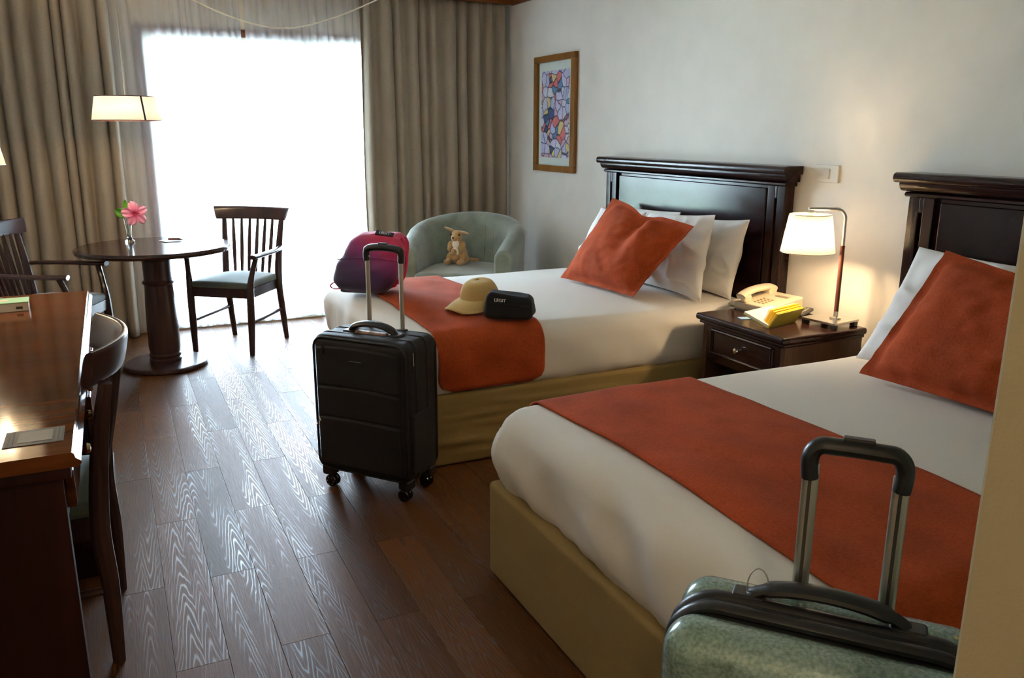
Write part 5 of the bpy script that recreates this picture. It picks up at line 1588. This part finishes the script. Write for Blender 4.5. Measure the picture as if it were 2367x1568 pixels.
drawer(2.815, DY1 - 0.045, 0.612, 0.697, [(3.0, 0.672), (3.5, 0.672)])
drawer(2.760, DY1 - 0.045, 0.365, 0.595, [(2.98, 0.48), (3.5, 0.48)], 0.012)
drawer(2.760, DY1 - 0.045, 0.10, 0.350, [(2.96, 0.235), (3.5, 0.235)], 0.012)
# mint boxed set on the desk
bx = thing('stationery_box', 'mint green flat box with cream sides on the desk', 'box', (-3.335, 3.445, DZ), math.radians(3))
b_ = N(); rbox(b_, (-0.085, -0.055, 0.0), (0.085, 0.045, 0.030), 0.002, (1, 1, 1), 1); build('body', b_, MAT['cream'], bx)
b_ = N(); rbox(b_, (-0.087, -0.057, 0.030), (0.087, 0.047, 0.034), 0.001, (1, 1, 1), 1); build('lid', b_, MAT['mint'], bx)
b_ = N(); box(b_, (0.045, -0.0565, 0.009), (0.066, -0.0545, 0.018)); build('dark_mark', b_, MAT['cardgrey'], bx, smooth=False)
b_ = N(); box(b_, (-0.02, -0.02, 0.0338), (0.02, 0.01, 0.0346)); build('label_tab', b_, MAT['cream'], bx, smooth=False)
cd = thing('info_card', 'dark striped card with pale centre at the desk corner', 'card', (-3.137, 1.93, DZ), math.radians(0))
b_ = N(); box(b_, (-0.056, -0.05, 0.0), (0.056, 0.05, 0.0015)); build('card', b_, MAT['cardgrey'], cd, smooth=False)
b_ = N(); box(b_, (-0.030, -0.032, 0.0014), (0.034, 0.036, 0.0022)); build('pale_panel', b_, MAT['greyprint'], cd, smooth=False)
b_ = N()
STRIPE = plain('stripe_grey', (0.16, 0.15, 0.13), 0.6)
for x in (-0.048, -0.040, 0.042, 0.050):
    b_ = N(); box(b_, (x - 0.0018, -0.045, 0.0014), (x + 0.0018, 0.045, 0.0020)); build('stripe', b_, STRIPE, cd, smooth=False)
# tall lamp at the far end of the desk: only the corner of its shade reaches into the picture
dl = thing('desk_lamp', 'white shaded lamp standing at the curtain end of the desk', 'lamp', (-3.42, 3.60, DZ))
b_ = N(); lathe(b_, [(0, 0), (0.08, 0), (0.08, 0.012), (0.02, 0.022), (0, 0.022)], seg=32); build('base', b_, MAT['chrome'], dl)
b_ = N(); tube(b_, [(0, 0, 0.018), (0, 0, 0.50)], 0.008, 12); build('stem', b_, MAT['chrome'], dl)
b_ = N(); lathe(b_, [(0.145, 0.512), (0.112, 0.70)], seg=48, cap=False); sh = build('lamp_shade', b_, MAT['shade'], dl, solid=0.0015)
for (r, z) in ((0.1455, 0.513), (0.1125, 0.699)):
    b_ = N(); tube(b_, [(r * math.cos(2 * PI * i / 40), r * math.sin(2 * PI * i / 40), z) for i in range(40)], 0.0018, 6, closed=True); build('rim', b_, MAT['chrome'], sh)
b_ = N()
for i in range(3):
    a = 2 * PI * i / 3
    tube(b_, [(0, 0, 0.505), (0.144 * math.cos(a), 0.144 * math.sin(a), 0.514)], 0.0015, 6)
build('spider', b_, MAT['chrome'], sh)
b_ = N(); lathe(b_, [(0, 0.49), (0.016, 0.49), (0.016, 0.515), (0, 0.515)], seg=16); build('lamp_holder', b_, MAT['white'], dl)
b_ = N(); ell(b_, (0, 0, 0.545), (0.026, 0.026, 0.034)); build('bulb', b_, MAT['bulb'], dl)
bulb_light('desk_bulb_light', (-3.42, 3.60, DZ + 0.545), 5.0, size=0.036)

# ------------------------------------------------------------------ added ceiling light, out of view, to brighten the entrance
el = thing('added_ceiling_light', 'added round white ceiling light behind the camera, brightening the entrance', 'lamp', (-2.95, -0.55, ZC))
b_ = N(); lathe(b_, [(0, 0), (0.14, 0), (0.14, -0.03), (0, -0.03)], seg=32); build('mount', b_, MAT['white'], el)
b_ = N(); lathe(b_, [(0.13, -0.03), (0.12, -0.055), (0.08, -0.075), (0, -0.085)], seg=32, cap=False); build('diffuser', b_, MAT['bulb'], el)
bulb_light('added_entrance_light', (-2.95, -0.55, ZC - 0.16), 1.3, size=0.1)
